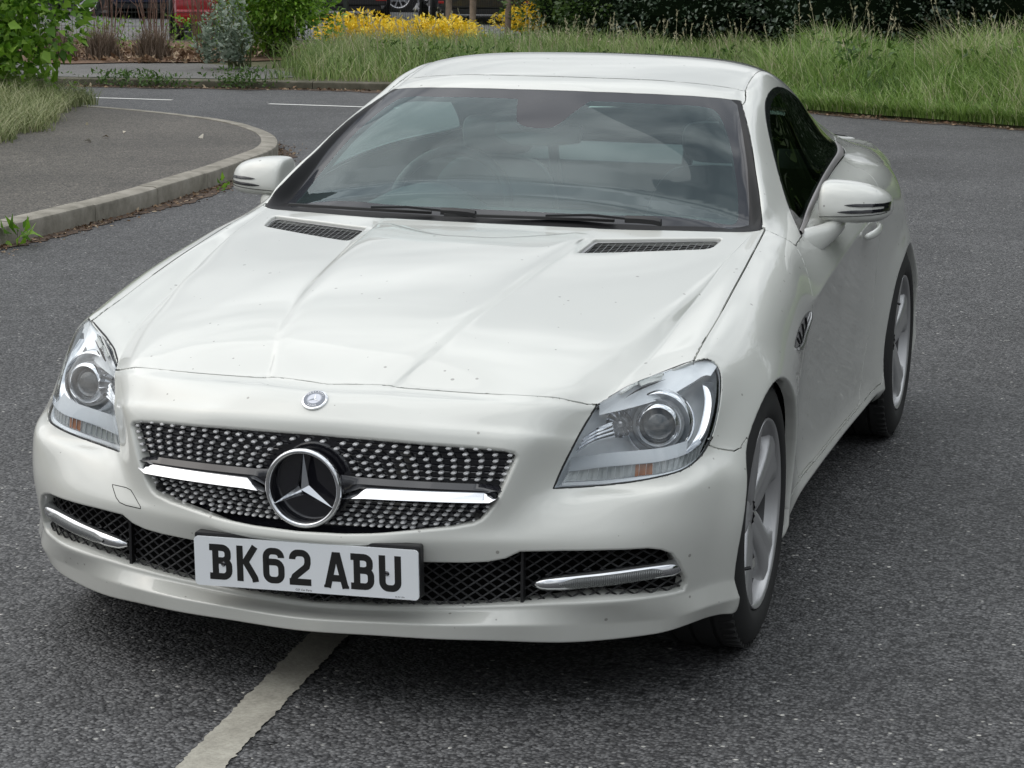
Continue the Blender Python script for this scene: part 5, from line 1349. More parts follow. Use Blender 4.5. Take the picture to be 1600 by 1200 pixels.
# gutter dirt
M_dirt=mat('gutter_dirt',(.07,.045,.03),.95); n=noise_tex(M_dirt,30,5,.7); lk(M_dirt,ramp(M_dirt,n.outputs[0],[(.3,(.025,.018,.013)),(.55,(.075,.048,.032)),(.75,(.17,.11,.07))]),bsdf(M_dirt).inputs['Base Color'])
def gutter(P,w0,z=.004):
    R_=resample(P,.06); o1=offset(R_,-.001); lo=[]
    for i,p in enumerate(offset(R_,-1.0)):
        w_=w0*(.45+.9*noise.noise(Vector((R_[i].x*1.3,R_[i].y*1.3,3)))+.35*random.random()); lo.append(o1[i].lerp(p,max(.012,w_)))
    n=len(R_); vs=[(p.x,p.y,z) for p in o1]+[(p.x,p.y,z) for p in lo]
    return tag(MB().add(vs,[(i,i+1,i+n+1,i+n) for i in range(n-1)]).build('gutter_dirt',M_dirt),kind='stuff')
g1=gutter([p for p in kb if -2<p.y<13 and p.x>-5.8],.16); g2=gutter([p for p in fk if -12<p.x<16],.30)
M_litter=leaf_mat('dry_leaf',[(0,(.06,.035,.02)),(.4,(.14,.08,.045)),(.75,(.26,.17,.10)),(1,(.42,.34,.24))],.8,.05)
def scatter_on(P,w,n,size,name,z0=.006,m=M_litter,side=-1):
    idx=rng.uniform(0,len(P)-1.001,n); i0=idx.astype(int); f=idx-i0; A=np.array([tuple(p) for p in P]); Q=A[i0]+(A[i0+1]-A[i0])*f[:,None]
    T=unit(A[i0+1]-A[i0]); Nn=np.stack([-T[:,1],T[:,0],0*T[:,0]],1); Q=Q+Nn*side*(np.abs(rng.normal(0,w,n)))[:,None]; Q[:,2]=z0
    D=rng.standard_normal((n,3)); D[:,2]*=.25; V,F=leaves(Q,D,size,.6,.3); V[:,2]=np.maximum(V[:,2],z0-.001); return nmesh(name,V,F,m,attr=np.repeat(rng.random(n),2))
tag(scatter_on(resample([p for p in kb if 2<p.y<13 and p.x>-5.8],.05),.07,1500,.022,'leaf_litter'),kind='stuff')
tag(scatter_on(resample([p for p in fk if -12<p.x<9],.05),.10,2600,.035,'leaf_litter'),kind='stuff')
# litter over the planting bed
n=2200; Q=np.stack([rng.uniform(-14,-9.4,n),rng.uniform(20.0,23.2,n),rng.uniform(.10,.13,n)],1); Q[:,1]=np.maximum(Q[:,1],19.6+np.maximum(0,(Q[:,0]+10.8)*.8)); D=rng.standard_normal((n,3)); D[:,2]=np.abs(D[:,2])*.5
V,F=leaves(Q,D,.07,.6,.3); tag(nmesh('leaf_litter',V,F,M_litter,attr=np.repeat(rng.random(n)*.7+.25,2)),kind='stuff')
# a few fallen leaves and bits on the footway
for i,(x,y,c_) in enumerate([(-6.12,11.35,(.50,.46,.38)),(-6.05,10.98,(.42,.33,.20)),(-5.45,11.25,(.55,.52,.45)),(-6.0,10.6,(.45,.43,.38)),(-6.7,11.9,(.2,.18,.12))]):
    V,F=leaves(np.array([[x,y,.113]]),np.array([[random.uniform(-1,1),random.uniform(-1,1),.15]]),.06,.6,.5)
    tag(nmesh('fallen_leaf',V,F,mat('fallen_leaf_tone',c_,.8)),['whitish fallen leaf in the middle of the footway','tan fallen leaf beside the whitish one on the footway','pale fallen leaf nearest the kerb corner','greyish fallen leaf nearest the camera on the footway','dark fallen leaf close to the grass at the back of the footway'][i],'leaf','fallen leaves on the footway')
# --- grass
M_gr=leaf_mat('grass_blade',[(0,(.045,.095,.015)),(.3,(.115,.21,.038)),(.6,(.21,.34,.07)),(.85,(.33,.44,.15)),(1,(.52,.50,.32))],.5,.35)
M_grp=leaf_mat('pale_grass_blade',[(0,(.07,.12,.028)),(.4,(.16,.24,.065)),(.75,(.27,.34,.12)),(1,(.44,.44,.26))],.6,.3)
VE=np.array([(p.x,p.y) for p in fk])
def edge_y(x): return np.interp(x,VE[:,0],VE[:,1])
def clump_noise(Q,s,seed):
    return np.array([noise.noise(Vector((q[0]*s,q[1]*s,seed))) for q in Q])
def grass_field(n,xr,depth,hfun,name,m,w=.007,dens=None,kind='stuff',zb=.08,bias=0,yo=.0):
    x=rng.uniform(*xr,n); dd=rng.uniform(0,1,n)**.8*depth+.02; y=edge_y(x)+dd+.10+yo
    P=np.stack([x,y,np.full(n,zb)],1); cn=clump_noise(P,1.1,5.)+.5*clump_noise(P,3.5,9.)
    H=hfun(x,dd)*(1+.55*cn)*(.55+.6*rng.random(n)); H=np.clip(H,.05,1.5); keep=np.ones(n,bool)
    if dens is not None: keep=rng.random(n)<dens(x,dd)
    P,H,cn=P[keep],H[keep],cn[keep]; V,F=blades(P,H,rng.uniform(.25,1.0,len(P)),w,4); r=np.clip(.42+bias+.5*cn+.26*rng.standard_normal(len(P)),0,1)
    return tag(nmesh(name,V,F,m,attr=np.repeat(r,4)),kind=kind)
# mid verge (behind the far kerb): olive seeded grass
def not_path(x,d): return np.where((x<-8.1)&(d<2.6),0.0,1.0)
grass_field(24000,(-8.6,-1.6),5.2,lambda x,d: np.clip(.09+.28*d,.09,.36)+.0*x,'grass',M_grp,.0045,lambda x,d: np.where((x<-7.9)&(d<2.2),0,1.0)*np.where((x<-7.0)&(x>-8.9)&(d>5.9),0,1.0))
grass_field(9000,(-7.5,-1.6),7.5,lambda x,d: np.clip(.10+.22*d,.10,.34),'grass',M_gr,.006)
# right verge: tall lush grass
grass_field(42000,(-2.6,4.2),4.8,lambda x,d: np.clip(.16+.42*d,.14,.64)*(1+.22*np.clip(x,-1,2)),'grass',M_gr,.0050,bias=.05,yo=-.16)
grass_field(9000,(4.0,15.),4.0,lambda x,d: np.clip(.12+.42*d,.12,.75),'grass',M_gr,.010)
x=rng.uniform(-2.4,5,9000); y=edge_y(x)+np.abs(rng.normal(0,.10,9000))-.03; P=np.stack([x,y,np.where(y-edge_y(x)<.12,.03,.08)],1); V,F=blades(P,rng.uniform(.06,.24,9000),rng.uniform(.4,1.2,9000),.0045,3); tag(nmesh('grass',V,F,M_gr,attr=np.repeat(np.clip(rng.normal(.55,.25,9000),0,1),3)),kind='stuff')
# seeding stems standing above the grass
def seed_stems(n,xr,dr,h,name,m):
    x=rng.uniform(*xr,n); d=rng.uniform(*dr,n); P=np.stack([x,edge_y(x)+d,np.full(n,.08)],1); H=rng.uniform(*h,n); a=rng.uniform(0,2*np.pi,n); ln=rng.uniform(.1,.35,n)
    parts=[]
    V,F=blades(P,H,ln,.0032,4,curl=.2); parts.append((V,F)); k=10
    tips=V.reshape(n,k,3)[:,-1]; prev=V.reshape(n,k,3)[:,-3]; D=unit(tips-prev)
    m8=14; Q=np.repeat(tips,m8,0)-np.repeat(D,m8,0)*(rng.random((n*m8,1))*.16); DD=np.repeat(D,m8,0)+rng.standard_normal((n*m8,3))*.35
    parts.append(leaves(Q,DD,.028,.35,.2)); V,F=join(parts); return tag(nmesh(name,V,F,m,attr=rng.random(len(F))*.5+.5),kind='stuff')
M_seed=leaf_mat('grass_seed_head',[(0,(.20,.20,.10)),(.5,(.33,.31,.19)),(1,(.50,.46,.32))],.7,.2)
seed_stems(110,(-2.2,3.4),(.6,3.6),(.6,1.0),'seeding_grass',M_seed); seed_stems(160,(-8.0,-3),(.8,3.5),(.4,.72),'seeding_grass',M_seed)
flat('verge',[(-6.45,9),(-6.65,10.35),(-6.85,10.96),(-7.05,11.67),(-7.3,12.38),(-7.6,13.0),(-8.1,14.0),(-9.5,14.1),(-30,15.0),(-30,-12),(-6.0,-12),(-6.2,0)],.113,M_soil)
# --- shrubs
def crown(c, r, n, size, m, name, parent=None, width=.5, flat_=1.0, seed=0, shell=.55, droop=.2, blobs=9, zmin=.1, rmix=(.45,.28)):
    """leaf crown: leaves over many overlapping lumps inside an ellipsoid"""
    r=np.array(r); c=np.array(c); B=unit(rng.standard_normal((blobs,3)))*(.25+.45*rng.random((blobs,1))); br=.38+.22*rng.random(blobs)
    k=rng.integers(0,blobs,n); U=unit(rng.standard_normal((n,3))); rad=(1-(1-shell)*rng.random(n)**2)[:,None]*(br[k])[:,None]
    L=B[k]+U*rad; P=c+L*r; D=U*r+np.array([0,0,.35-droop])*r.mean(); keep=P[:,2]>zmin+.02
    P,D,k,U_=P[keep],D[keep],k[keep],U[keep]; D=unit(D)+rng.standard_normal((len(P),3))*.55; V,F=leaves(P,D,size,width,.35)
    t=rng.random(blobs)*.5-.25
    a=np.clip(rmix[0]+t[k]*.6+rmix[1]*rng.standard_normal(len(P)),0,1)
    o=nmesh(name,V,F,m,attr=np.repeat(a,2))
    if parent: adopt(o,parent)
    return o
M_bark=mat('bark',(.09,.065,.045),.9); M_stem=mat('green_stem',(.10,.12,.05),.8)
def stems(base, tips, r, m, parent, name='branches'):
    mb=MB()
    for t in tips:
        b=Vector(base)+Vector((random.uniform(-.12,.12),random.uniform(-.12,.12),0)); t=Vector(t); mid=b.lerp(t,.5)+Vector((random.uniform(-.1,.1),random.uniform(-.1,.1),.1))
        mb.tube([b,b.lerp(mid,.5),mid,mid.lerp(t,.5),t],[r,r*.85,r*.65,r*.45,r*.2],6)
    return mb.build(name,m,parent,smooth=60)
def rtips(c,r,n): 
    out=[]
    for i in range(n):
        u=Vector((random.gauss(0,1),random.gauss(0,1),abs(random.gauss(0,1)))).normalized(); out.append((c[0]+u.x*r[0]*.75,c[1]+u.y*r[1]*.75,c[2]+u.z*r[2]*.75))
    return out
M_bush=leaf_mat('bright_leaf',[(0,(.055,.14,.012)),(.3,(.13,.28,.022)),(.6,(.23,.42,.04)),(.9,(.34,.54,.09)),(1,(.42,.58,.18))],.42,.38)
def shrub(name,c,r,n,size,m,lab,cat='shrub',group=None,stem=M_bark,width=.5,**k):
    e=empty(name,(c[0],c[1],.1),lab,cat,group); crown(c,r,n,size,m,'foliage',e,width,**k); stems((c[0],c[1],.08),rtips(c,r,10),.022,stem,e); return e
e=shrub('bush',(-9.08,14.0,1.10),(1.28,1.15,1.5),13000,.088,M_bush,'large bright green leafy bush overhanging the left footway','bush',width=.62,blobs=14,shell=.5)
# shoots reaching out to the right
V,F=join([leaves(np.array([b])+np.array([d])*np.linspace(0,l,9)[:,None]+rng.normal(0,.03,(9,3)),np.array([d])+rng.standard_normal((9,3))*.8,.085,.6,.3) for b,d,l in (((-8.3,14.0,.85),(.75,.2,.15),.48),((-8.3,13.9,.62),(.8,.2,-.1),.40),((-8.2,13.9,.38),(.6,.2,-.3),.38),((-8.3,14.0,1.15),(.6,.2,.3),.42),((-8.25,13.8,.20),(.6,.1,-.1),.36))])
adopt(nmesh('shoots',V,F,M_bush,attr=rng.random(len(F))*.6+.3),e)
M_gs=leaf_mat('green_leaf',[(0,(.028,.065,.012)),(.4,(.065,.13,.022)),(.75,(.12,.22,.045)),(1,(.20,.30,.07))],.5,.3)
shrub('clipped_shrub',(-9.38,22.2,.95),(.88,.85,1.05),17000,.060,M_bush,'rounded mid green shrub behind the silver leaved shrub','shrub',width=.45,blobs=16,shell=.6)
M_silver=leaf_mat('silver_leaf',[(0,(.08,.12,.075)),(.4,(.18,.235,.17)),(.8,(.33,.39,.31)),(1,(.46,.52,.44))],.7,.15)
e=empty('silver_shrub',(-8.9,19.6,.1),'silver grey leaved shrub on the verge beside the far footway','shrub')
P=[];D=[];tips=[]
for i in range(60):
    a=random.uniform(0,2*pi); sp=random.uniform(0,.36); b=Vector((-8.98+.18*cos(a),19.6+.18*sin(a),.1)); t=Vector((-8.98+sp*cos(a)*1.15,19.6+sp*sin(a)*1.1,random.uniform(.35,.88)*(1.15-sp*.5))); tips.append(t)
    for k in range(24):
        f_=.15+.85*k/23; p=b.lerp(t,f_); P.append(tuple(p)); u=Vector((random.gauss(0,1),random.gauss(0,1),.6)); D.append(tuple(u))
V,F=leaves(np.array(P),np.array(D),.062,.45,.2); adopt(nmesh('foliage',V,F,M_silver,attr=np.repeat(rng.random(len(P)),2)),e); stems((-8.85,19.7,.1),[tuple(t) for t in tips[:30]],.008,M_stem,e)
# yellow flowering shrubs
M_yel=leaf_mat('yellow_flower_leaf',[(0,(.12,.18,.02)),(.18,(.40,.34,.02)),(.35,(.78,.54,.02)),(.8,(.90,.68,.04)),(1,(.92,.78,.14))],.5,.25)
for i,(x,y,rx,rz,lab) in enumerate([(-9.25,24.9,.72,.25,'yellow flowering shrub at the left end of the row by the fence'),(-8.28,24.7,.70,.25,'yellow flowering shrub in front of the wooden posts'),(-8.55,30.6,.72,.30,'yellow flowering shrub right of the paved gap')]):
    yy=.9; e=empty('yellow_shrub',(x,y,.1),lab,'shrub','yellow flowering shrubs'); crown((x,y,.10+rz*.75),(rx,yy,rz),4200,.062,M_yel,'flowers',e,.45,blobs=18,rmix=(.62,.25)); stems((x,y,.08),rtips((x,y,.4),(rx,yy,rz),8),.01,M_stem,e)
e=empty('yellow_shrub',(-8.1,32.6,.1),'low yellow flowering shrub rising towards the green hedge','shrub','yellow flowering shrubs'); crown((-8.1,32.6,.50),(.9,.8,.50),3600,.065,M_yel,'flowers',e,.45,blobs=18,rmix=(.62,.25)); stems((-8.1,32.6,.08),rtips((-8.1,32.6,.3),(.8,.8,.35),8),.01,M_stem,e)
# hedge bank on the right
M_ivy=leaf_mat('dark_ivy_leaf',[(0,(.014,.028,.013)),(.35,(.036,.066,.032)),(.7,(.085,.12,.080)),(1,(.22,.26,.23))],.38,.08,.5)
M_mix=leaf_mat('hedge_leaf',[(0,(.020,.045,.010)),(.4,(.045,.09,.018)),(.75,(.085,.15,.03)),(1,(.15,.22,.06))],.45,.25)
def hedge(name,spots,n,size,m,lab,core=None,cat='hedge'):
    e=empty(name,(spots[0][0],spots[0][1],.1),lab,cat)
    Vs=[];As=[]
    for (x,y,z,rx,ry,rz) in spots:
        r=np.array([rx,ry,rz]); U=unit(rng.standard_normal((n,3))); U[:,1]=-np.abs(U[:,1])*.9+.1*U[:,1]; U=unit(U)
        bl=1+.16*np.array([noise.noise(Vector((u[0]*3.2+x,u[1]*3.2,u[2]*3.2+y))) for u in U])*2
        P=np.array([x,y,z])+U*r*(bl*(1-.16*rng.random(n)**2))[:,None]; k=P[:,2]>.08; P=P[k]; D=unit(U[k]*r)+rng.standard_normal((k.sum(),3))*.6
        V,F=leaves(P,D,size,.6,.25); Vs.append((V,F)); As.append(np.repeat(np.clip(.42+.35*(bl[k]-1)*3+.25*rng.standard_normal(k.sum()),0,1),2))
    V,F=join(Vs); adopt(nmesh('foliage',V,F,m,attr=np.concatenate(As)),e)
    mb=MB()
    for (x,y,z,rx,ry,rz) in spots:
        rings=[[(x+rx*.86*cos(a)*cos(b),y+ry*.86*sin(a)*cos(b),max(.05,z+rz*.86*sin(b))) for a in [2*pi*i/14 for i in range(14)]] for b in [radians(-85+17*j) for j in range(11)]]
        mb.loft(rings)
    mb.build('dark_core',mat('hedge_core',(.008,.014,.007),1,spec=0),e); return e  # dark solid core added to close the gaps between leaves
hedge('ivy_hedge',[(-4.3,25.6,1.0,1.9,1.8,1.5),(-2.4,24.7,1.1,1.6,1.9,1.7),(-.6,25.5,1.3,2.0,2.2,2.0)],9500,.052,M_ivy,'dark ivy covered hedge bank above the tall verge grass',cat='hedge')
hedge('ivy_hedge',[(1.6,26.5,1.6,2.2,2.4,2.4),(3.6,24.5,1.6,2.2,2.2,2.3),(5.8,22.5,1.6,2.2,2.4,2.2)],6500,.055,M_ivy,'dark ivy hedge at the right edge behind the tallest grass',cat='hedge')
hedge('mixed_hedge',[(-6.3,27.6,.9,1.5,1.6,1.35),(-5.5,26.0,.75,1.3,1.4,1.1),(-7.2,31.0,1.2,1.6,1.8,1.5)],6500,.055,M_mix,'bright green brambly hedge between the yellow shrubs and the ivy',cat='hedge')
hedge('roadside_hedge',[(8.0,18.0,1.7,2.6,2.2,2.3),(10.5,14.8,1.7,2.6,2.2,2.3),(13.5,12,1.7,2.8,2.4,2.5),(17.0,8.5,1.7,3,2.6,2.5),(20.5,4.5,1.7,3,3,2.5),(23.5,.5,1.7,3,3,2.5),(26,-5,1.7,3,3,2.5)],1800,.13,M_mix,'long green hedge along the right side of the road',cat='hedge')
n=2600; x=rng.uniform(-2.2,4.0,n); cx_=np.round(x*1.7)/1.7+.12*np.sin(x*9); d_=.6+2.6*np.abs(np.sin(cx_*7.3)); P=np.stack([cx_+rng.normal(0,.10,n),edge_y(cx_)+d_+rng.normal(0,.10,n),rng.uniform(.15,.62,n)],1); V,F=leaves(P,rng.standard_normal((n,3))+np.array([0,0,.5]),.075,.4,.3); tag(nmesh('verge_weeds',V,F,M_gs,attr=np.repeat(rng.random(n),2)),kind='stuff')
n=1500; x=rng.uniform(-7.4,-2.0,n); cx_=np.round(x*1.5)/1.5; d_=.4+2.2*np.abs(np.sin(cx_*5.3)); P=np.stack([cx_+rng.normal(0,.13,n),edge_y(cx_)+d_+rng.normal(0,.12,n),rng.uniform(.12,.40,n)],1); V,F=leaves(P,rng.standard_normal((n,3))+np.array([0,0,.5]),.06,.4,.3); tag(nmesh('verge_weeds',V,F,M_gs,attr=np.repeat(rng.random(n),2)),kind='stuff')
# bare twigs and dead clumps in the bed
M_twig=mat('bare_twig',(.17,.10,.075),.85)
tw=[(-11.35,21.4,'left of the bed'),(-10.9,21.8,''),(-10.55,21.1,''),(-10.2,21.7,''),(-9.9,21.3,'')]
for i,(x,y,_) in enumerate(tw):
    e=MB()
    for k in range(12):
        a=random.uniform(0,2*pi); sp=random.uniform(.03,.34); h=random.uniform(.55,1.35); b=Vector((x+.08*cos(a),y+.08*sin(a),.09)); t=Vector((x+sp*cos(a),y+sp*sin(a),.09+h)); m1=b.lerp(t,.5)+Vector((random.uniform(-.03,.03),0,0))
        e.tube([b,m1,t],[.006,.0045,.0025],4,caps=False)
        for j in range(2):
            q=m1.lerp(t,random.random()); e.tube([q,q+Vector((random.uniform(-.14,.14),random.uniform(-.1,.1),random.uniform(.08,.28)))],[.004,.002],4,caps=False)
    o=e.build('bare_shrub',M_twig); tag(o,['bare reddish twiggy shrub at the left end of the planting bed','tallest looking bare twiggy shrub second from the left, nearest the fence','bare twiggy shrub in the middle of the bed behind a dead brown clump','bare twiggy shrub fourth from the left near the fence','bare twiggy shrub nearest the silver leaved shrub'][i],'shrub','bare twiggy shrubs in the bed')
M_dead=leaf_mat('dead_grass',[(0,(.08,.055,.038)),(.5,(.17,.125,.09)),(1,(.28,.22,.17))],.9,.05)
M_wisp=leaf_mat('wispy_grass_blade',[(0,(.10,.14,.04)),(.35,(.20,.24,.09)),(.7,(.32,.34,.17)),(1,(.48,.46,.31))],.6,.3)
# grass tuft at the back edge of the near footway
n=7000; t=rng.random(n); bx=-7.75+(-6.35+7.75)*0; 
by=rng.uniform(9.0,14.3,n); ex=np.interp(by,[9,10.35,10.96,11.67,12.38,13.0,14.3],[-6.35,-6.55,-6.75,-6.98,-7.22,-7.5,-7.9]); x=ex-np.abs(rng.normal(0,.45,n))+.10*np.sin(by*5.1)*np.sin(by*2.3+1)+rng.normal(0,.035,n)
P=np.stack([x,by,np.full(n,.105)],1); H=(.16+.22*np.clip(ex-x,0,1))*(.6+.7*rng.random(n)); V,F=blades(P,H,rng.uniform(.5,1.3,n),.0036,4); tag(nmesh('grass',V,F,M_wisp,attr=np.repeat(np.clip(rng.random(n)*.9,0,1),4)),kind='stuff')
for i,(x,y) in enumerate([(-11.45,20.3),(-11.0,20.55),(-10.45,20.8)]):
    n=900; P=np.stack([x+rng.normal(0,.09,n),y+rng.normal(0,.09,n),np.full(n,.09)],1); V,F=blades(P,rng.uniform(.15,.48,n),rng.uniform(.1,.9,n),.0035,3); tag(nmesh('dead_clump',V,F,M_dead,attr=np.repeat(rng.random(n),3)),['brown dead clump of fine stems nearest the bright bush','middle one of the brown dead clumps by the far footway','brown dead clump of fine stems nearest the silver shrub'][i],'plant','dead brown clumps in the bed')
for i,(x,y,s_) in enumerate([(-10.7,22.6,.45),(-9.9,22.4,.5),(-12.0,22.5,.4)]):
    n=420; P=np.stack([x+rng.normal(0,.28,n),y+rng.normal(0,.2,n),rng.uniform(.1,.1+s_,n)],1); V,F=leaves(P,rng.standard_normal((n,3))+np.array([0,0,.6]),.055,.4,.2); tag(nmesh('bed_weed',V,F,M_bush,attr=np.repeat(rng.random(n)*.7,2)),['fresh green weed among the twigs in the middle of the bed','fresh green weed beside the silver leaved shrub','fresh green weed at the left end of the bed by the fence'][i],'weed','green weeds in the bed')
# weeds at the kerbs
def weed(x,y,z,h,n,lab,m=M_bush,size=.05,sp=.06,grp='weeds at the kerb'):
    P=np.stack([x+rng.normal(0,sp,n),y+rng.normal(0,sp*.6,n),z+rng.uniform(0,h,n)],1); V,F=leaves(P,rng.standard_normal((n,3))+np.array([0,0,.7]),size,.4,.3); return tag(nmesh('weed',V,F,m,attr=np.repeat(rng.random(n)*.7,2)),lab,'weed',grp)
weed(-4.12,6.18,.0,.10,14,'small broad leaved weed in the gutter at the left edge',size=.085,sp=.035)
weed(-4.22,8.95,.0,.07,9,'tiny weed in a kerb joint half way along the curve',size=.05,sp=.02)
weed(-9.15,17.55,.02,.15,420,'green weeds along the far kerb left of the silver shrub',m=M_gs,size=.045,sp=.26)
weed(-8.75,17.5,.02,.12,120,'low weeds along the far kerb beside the taller ones',m=M_gs,size=.05,sp=.18)
weed(-7.95,17.75,.02,.20,420,'leafy weed clump over the far kerb below the silver shrub',m=M_gs,size=.045,sp=.17)
# wooden posts
M_post=mat('weathered_post',(.25,.19,.14),.85); n=noise_tex(M_post,12,5,.7); lk(M_post,ramp(M_post,n.outputs[0],[(.3,(.14,.105,.08)),(.7,(.30,.235,.18))]),bsdf(M_post).inputs['Base Color'])
for i,(x,y) in enumerate([(-8.98,27.6),(-8.23,26.44),(-8.62,29.4)]):
    m_=MB(); m_.tube([(x,y,.0),(x+.01,y,.9),(x+.012,y,2.2)],[.048,.046,.045],12); o=m_.build('wooden_post',M_post,smooth=50)
    tag(o,['round wooden post left of the paved gap','middle round wooden post standing beside the paved gap','round wooden post furthest back behind the yellow shrubs'][i],'post','round wooden posts')
# wire mesh fence
M_wire=mat('fence_wire',(.035,.045,.04),.5,.3)
fp=[(-20,23.9),(-16,23.9),(-13.5,24.0),(-11.4,24.9),(-10.2,26.6),(-9.35,28.6),(-8.6,31.2),(-7.6,34)]
fe=empty('mesh_fence',(-12,24.7,.1),'dark green welded mesh fence round the car park','fence')
m_=MB(); mp=MB()
for (xa,ya),(xb,yb) in zip(fp[:-1],fp[1:]):
    a=Vector((xa,ya,.08)); b=Vector((xb,yb,.08)); L=(b-a).length; n=int(L/.05)
    for i in range(n): 
        p=a.lerp(b,i/n); m_.tube([p,p+Vector((0,0,1.75))],.0026,3,caps=False)
    for k in range(10):
        z=.05+.19*k; m_.tube([a+Vector((0,0,z)),b+Vector((0,0,z))],.0032,3,caps=False)
    n=max(1,int(L/2.5))
m_.build('mesh_panel',M_wire,fe)
for (xa,ya) in fp:
    m_=MB(); m_.box((xa,ya,.98),(.06,.06,1.85)); m_.build('fence_post',M_wire,fe,bevel=.004)
# --- parked cars beyond the fence
def parked(loc, rz, col, lab, kind='hatch', plate=None, rim=(.45,.45,.46), L=4.3, W=1.82, H=1.55, clad=False, lamp='rear', G='cars parked beyond the fence'):
    """+y is the end turned to the fence"""
    e=empty('parked_car',loc,lab,'car',G,rz)
    mp_=mat('car_paint',col,.3,0,1,.03)
    def at_(mb,name,m,par=e,**k):
        o=mb.build(name,m,None,**k); o.parent=par; return o
    hw=W/2; gc=.20
    # side profile sections along y
    hood=.95 if kind!='van' else 1.1
    prof=[(-L/2,.30,.62,.62),(-L/2+.05,.24,.80,.80),(-L/2+.35,.20,.92,.92),(-L/2+.95,.20,hood,hood+.02),(-L/2+1.45,.20,hood,H-.12),(-L/2+1.95,.20,hood,H-.01),(0,.20,hood,H),(L/2-1.2,.20,hood+.03,H-.02),(L/2-.55,.20,hood+.04,H-.12 if kind=='hatch' else H-.04),(L/2-.22,.22,hood+.02,hood+.20 if kind=='hatch' else H-.12),(L/2-.05,.26,.86,.90),(L/2,.34,.62,.64)]
    mb=MB(); rings=[]
    for y,z0,zs,zt in prof:
        tw_=1-.10*(abs(y)/(L/2))**4; w_=hw*tw_
        top=w_*(.80 if zt>zs+.1 else .93)
        half=[(w_*.90,z0),(w_*.985,z0+.10),(w_,(z0+zs)*.5),(w_*.985,zs-.06),(w_*.955,zs),(top+(w_*.955-top)*.25,zs+(zt-zs)*.75),(top*.93,zt-.01),(top*.6,zt+.015),(0,zt+.02)]
        rings.append([(x,y,z) for x,z in half]+[(-x,y,z) for x,z in reversed(half[:-1])])
    mb.loft(rings); body=at_(mb,'body',mp_,smooth=50)
    # glasshouse panes, slightly proud
    gl_=mat('car_glass',(.01,.012,.013),.06,0,.5)
    for sx in (1,-1):
        mb=MB(); pts=[(-L/2+1.45,hood+.07),(-L/2+1.75,H-.16),(0,H-.10),(L/2-1.2,H-.12),(L/2-.65,hood+.16),(L/2-.8,hood+.07)]
        def px_(z): return hw*(.955+(z-hood)/(H-hood)*(.80-.955))+.012
        mb.poly([(sx*px_(z),y,z) for y,z in pts]); at_(mb,'side_window',gl_)
    mb=MB(); mb.poly([(-hw*.70,L/2-.20,hood+.10),(hw*.70,L/2-.20,hood+.10),(hw*.62,L/2-.47,H-.16),(-hw*.62,L/2-.47,H-.16)],.01,(0,1,.4)); at_(mb,'rear_window',gl_)
    dk=mat('car_black_trim',(.012,.012,.013),.5)
    mb=MB(); mb.box((0,L/2+.005,.40 if not clad else .42),(W*.90,.10,.20 if not clad else .26)); at_(mb,'rear_bumper',dk if clad else mp_,bevel=.03)
    mb=MB(); mb.box((0,L/2-.03,.24),(W*.80,.10,.10)); at_(mb,'lower_valance',dk,bevel=.02)
    mb=MB(); mb.box((0,0,.25),(W*.86,L*.80,.12)); at_(mb,'underside',dk)
    for sx in (1,-1):
        mb=MB(); mb.box((sx*hw*.78,L/2-.055,.76),(.30,.10,.13)); at_(mb,'rear_lamp',mat('red_lamp',(.30,.01,.012),.15,0,.6),bevel=.02)
        mb=MB(); mb.box((sx*hw*.80,L/2+.045,.40),(.20,.03,.045)); at_(mb,'reflector',mat('red_reflector',(.35,.02,.02),.2),bevel=.006)
    if plate:
        mb=MB(); mb.box((0,L/2+.062,.56),(.52,.012,.111)); po=at_(mb,'number_plate',MT['yellow'],bevel=.002)
        cu=bpy.data.curves.new('t','FONT'); cu.body=plate; cu.size=.105; cu.align_x='CENTER'; cu.align_y='CENTER'; cu.offset=.0012; t=bpy.data.objects.new('t',cu); COL.objects.link(t)
        dg=bpy.context.evaluated_depsgraph_get(); dg.update(); me=bpy.data.meshes.new_from_object(t.evaluated_get(dg)); bpy.data.objects.remove(t)
        me.transform(Matrix.Translation((0,L/2+.0695,.56))@Matrix.Rotation(pi,4,'Z')@Matrix.Rotation(pi/2,4,'X')); me.materials.clear(); me.materials.append(MT['letter']); o=bpy.data.objects.new('plate_lettering',me); COL.objects.link(o); o.parent=po
    # wheels and arches
    rimm=mat('alloy',rim,.3,.8)
    for sx in (1,-1):
        for y in (-L/2+.82,L/2-.80):
            mb=MB(); mb.lathe([(.012,.40),(.012,.33)],28,(sx,0,0),(sx*hw*.985,y,.335)); at_(mb,'wheel_arch',dk)
            wh=MB(); wh.lathe([(-.22,.20),(-.22,.30),(-.20,.325),(-.02,.325),(.0,.30),(.004,.255),(-.005,.235)],36,(sx,0,0),(sx*(hw-.0+.015),y,.325)); tr=at_(wh,'tyre',MT['tyre'],smooth=40)
            rm=MB(); rm.lathe([(-.008,.240),(.0,.236),(-.01,.222),(-.10,.20)],36,(sx,0,0),(sx*(hw+.015),y,.325)); rm.lathe([(-.03,0),(-.025,.05),(-.04,.06)],20,(sx,0,0),(sx*(hw+.015),y,.325))
            for k in range(10):
                a=2*pi*k/10; u=Vector((0,cos(a),sin(a))); v=Vector((sx,0,0)).cross(u); c0=Vector((sx*(hw+.015),y,.325))
                rm.loft([[c0+u*r_+v*s1*w__+Vector((sx*x_,0,0)) for s1 in (-1,1)] for r_,w__,x_ in ((.04,.018,-.03),(.14,.014,-.02),(.225,.020,-.008))],False,False)
            at_(rm,'rim',rimm,tr,smooth=40)
            bk=MB(); bk.lathe([(-.11,0),(-.11,.21)],20,(sx,0,0),(sx*(hw+.015),y,.325)); at_(bk,'brake_disc',dk,tr)
    return e
DP=lambda x,y: (x,y,.0)
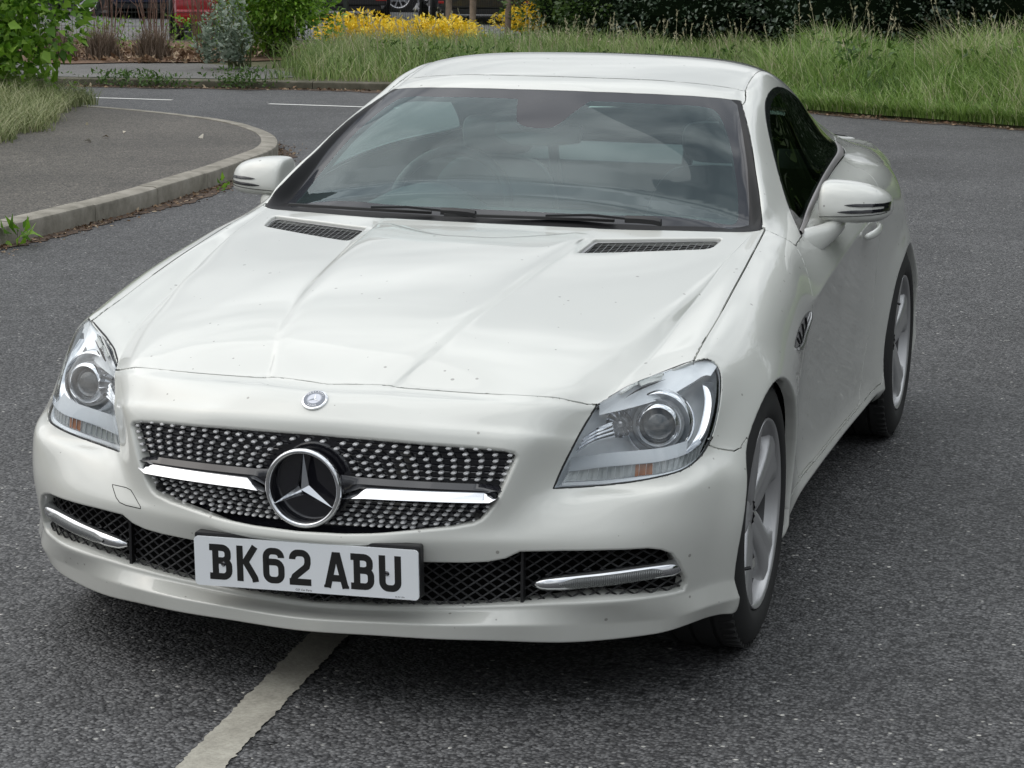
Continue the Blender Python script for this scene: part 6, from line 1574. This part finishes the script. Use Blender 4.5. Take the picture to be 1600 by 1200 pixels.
parked(DP(-20.1,35.8),radians(-92),(.045,.05,.058),'dark grey estate with a bright alloy wheel at the left end of the parked cars',rim=(.62,.63,.65),L=4.6,H=1.6)
parked(DP(-20.4,38.8),radians(-92),(.015,.015,.018),'black saloon with a bright alloy wheel behind the bare twigs',rim=(.70,.71,.73),L=4.6,H=1.45)
parked(DP(-17.8,36.2),radians(205),(.012,.018,.05),'navy blue hatchback between the black saloon and the red van',L=4.2)
parked(DP(-12.8,28.4),radians(205),(.32,.012,.022),'red van close to the fence behind the silver shrub','van',L=4.4,H=1.9,W=1.85)
parked(DP(-14.5,37.3),radians(203),(.72,.73,.74),'white hatchback with black lower bumper and yellow plate above the yellow flowers',plate='YS17 UZN',clad=True,L=4.3)
parked(DP(-13.4,41.7),radians(115),(.62,.64,.66),'silver white off-roader with black wheel arches seen side on behind the yellow shrubs',L=4.5,H=1.75,clad=True)
parked(DP(-11.7,37.3),radians(203),(.014,.015,.018),'black off-roader with a yellow number plate behind the wooden posts',plate='NU20 CZX',L=4.6,H=1.75,W=1.95)
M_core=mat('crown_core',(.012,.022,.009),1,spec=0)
# tall roadside trees to the right of the road; the second is added to block a reflected sky gap
M_tree=leaf_mat('tree_leaf',[(0,(.015,.035,.008)),(.4,(.035,.075,.014)),(.75,(.07,.125,.025)),(1,(.12,.18,.05))],.5,.25)
for i,(x,y,h,r_,lab) in enumerate([(2.5,29.0,10.5,3.4,'tall leafy tree behind the ivy hedge at the right edge'),(5.0,26.5,11,3.3,'tall leafy tree added to fill the sky gap between the ivy hedge and the long green hedge'),(7.5,22.5,11.5,3.8,'tall leafy tree behind the start of the long green hedge'),(12.5,17.0,12,4.0,'tall leafy tree half way along the long green hedge'),(16.5,12.5,11.5,4.0,'broad leafy tree behind the long green hedge'),(20.5,8.0,12,4.2,'leafy tree near the far right end of the long green hedge'),(24,3.0,11.5,4.2,'leafy tree at the far right end of the long green hedge'),(27.5,-3,11,4.2,'leafy tree standing alone past the end of the long green hedge')]):
    e=empty('roadside_tree',(x,y,.08),lab,'tree','roadside trees')
    m_=MB(); m_.tube([(x,y,0),(x+.1,y,h*.25),(x-.1,y+.1,h*.5),(x,y,h*.8)],[.28,.22,.16,.06],12); tr=m_.build('trunk',M_bark,e,smooth=60)
    m_=MB()
    for k in range(9):
        a=2*pi*k/9; z0=h*random.uniform(.3,.6); m_.tube([(x,y,z0),(x+r_*.4*cos(a),y+r_*.4*sin(a),z0+h*.10),(x+r_*.8*cos(a),y+r_*.8*sin(a),z0+h*.2)],[.09,.06,.02],6)
    m_.build('limbs',M_bark,e,smooth=60)
    crown((x,y,h*.56),(r_,r_,h*.44),5200,.34,M_tree,'crown',e,.6,blobs=20,shell=.3,zmin=.6)
    m_=MB(); m_.loft([[(x+r_*.72*cos(a)*cos(b)*(1+.15*sin(3*a+b*4)),y+r_*.72*sin(a)*cos(b),h*.56+h*.36*sin(b)) for a in [2*pi*i_/14 for i_ in range(14)]] for b in [radians(-85+17*j) for j in range(11)]]); m_.build('dark_core',M_core,e)  # unseen dark core added to block sky light through the crown
# flatten anything nested deeper than thing > part > sub-part
def depth(o):
    d=0
    while o.parent: o=o.parent; d+=1
    return d
for o in sorted(list(COL.objects),key=depth):
    while depth(o)>2: adopt(o,o.parent.parent)
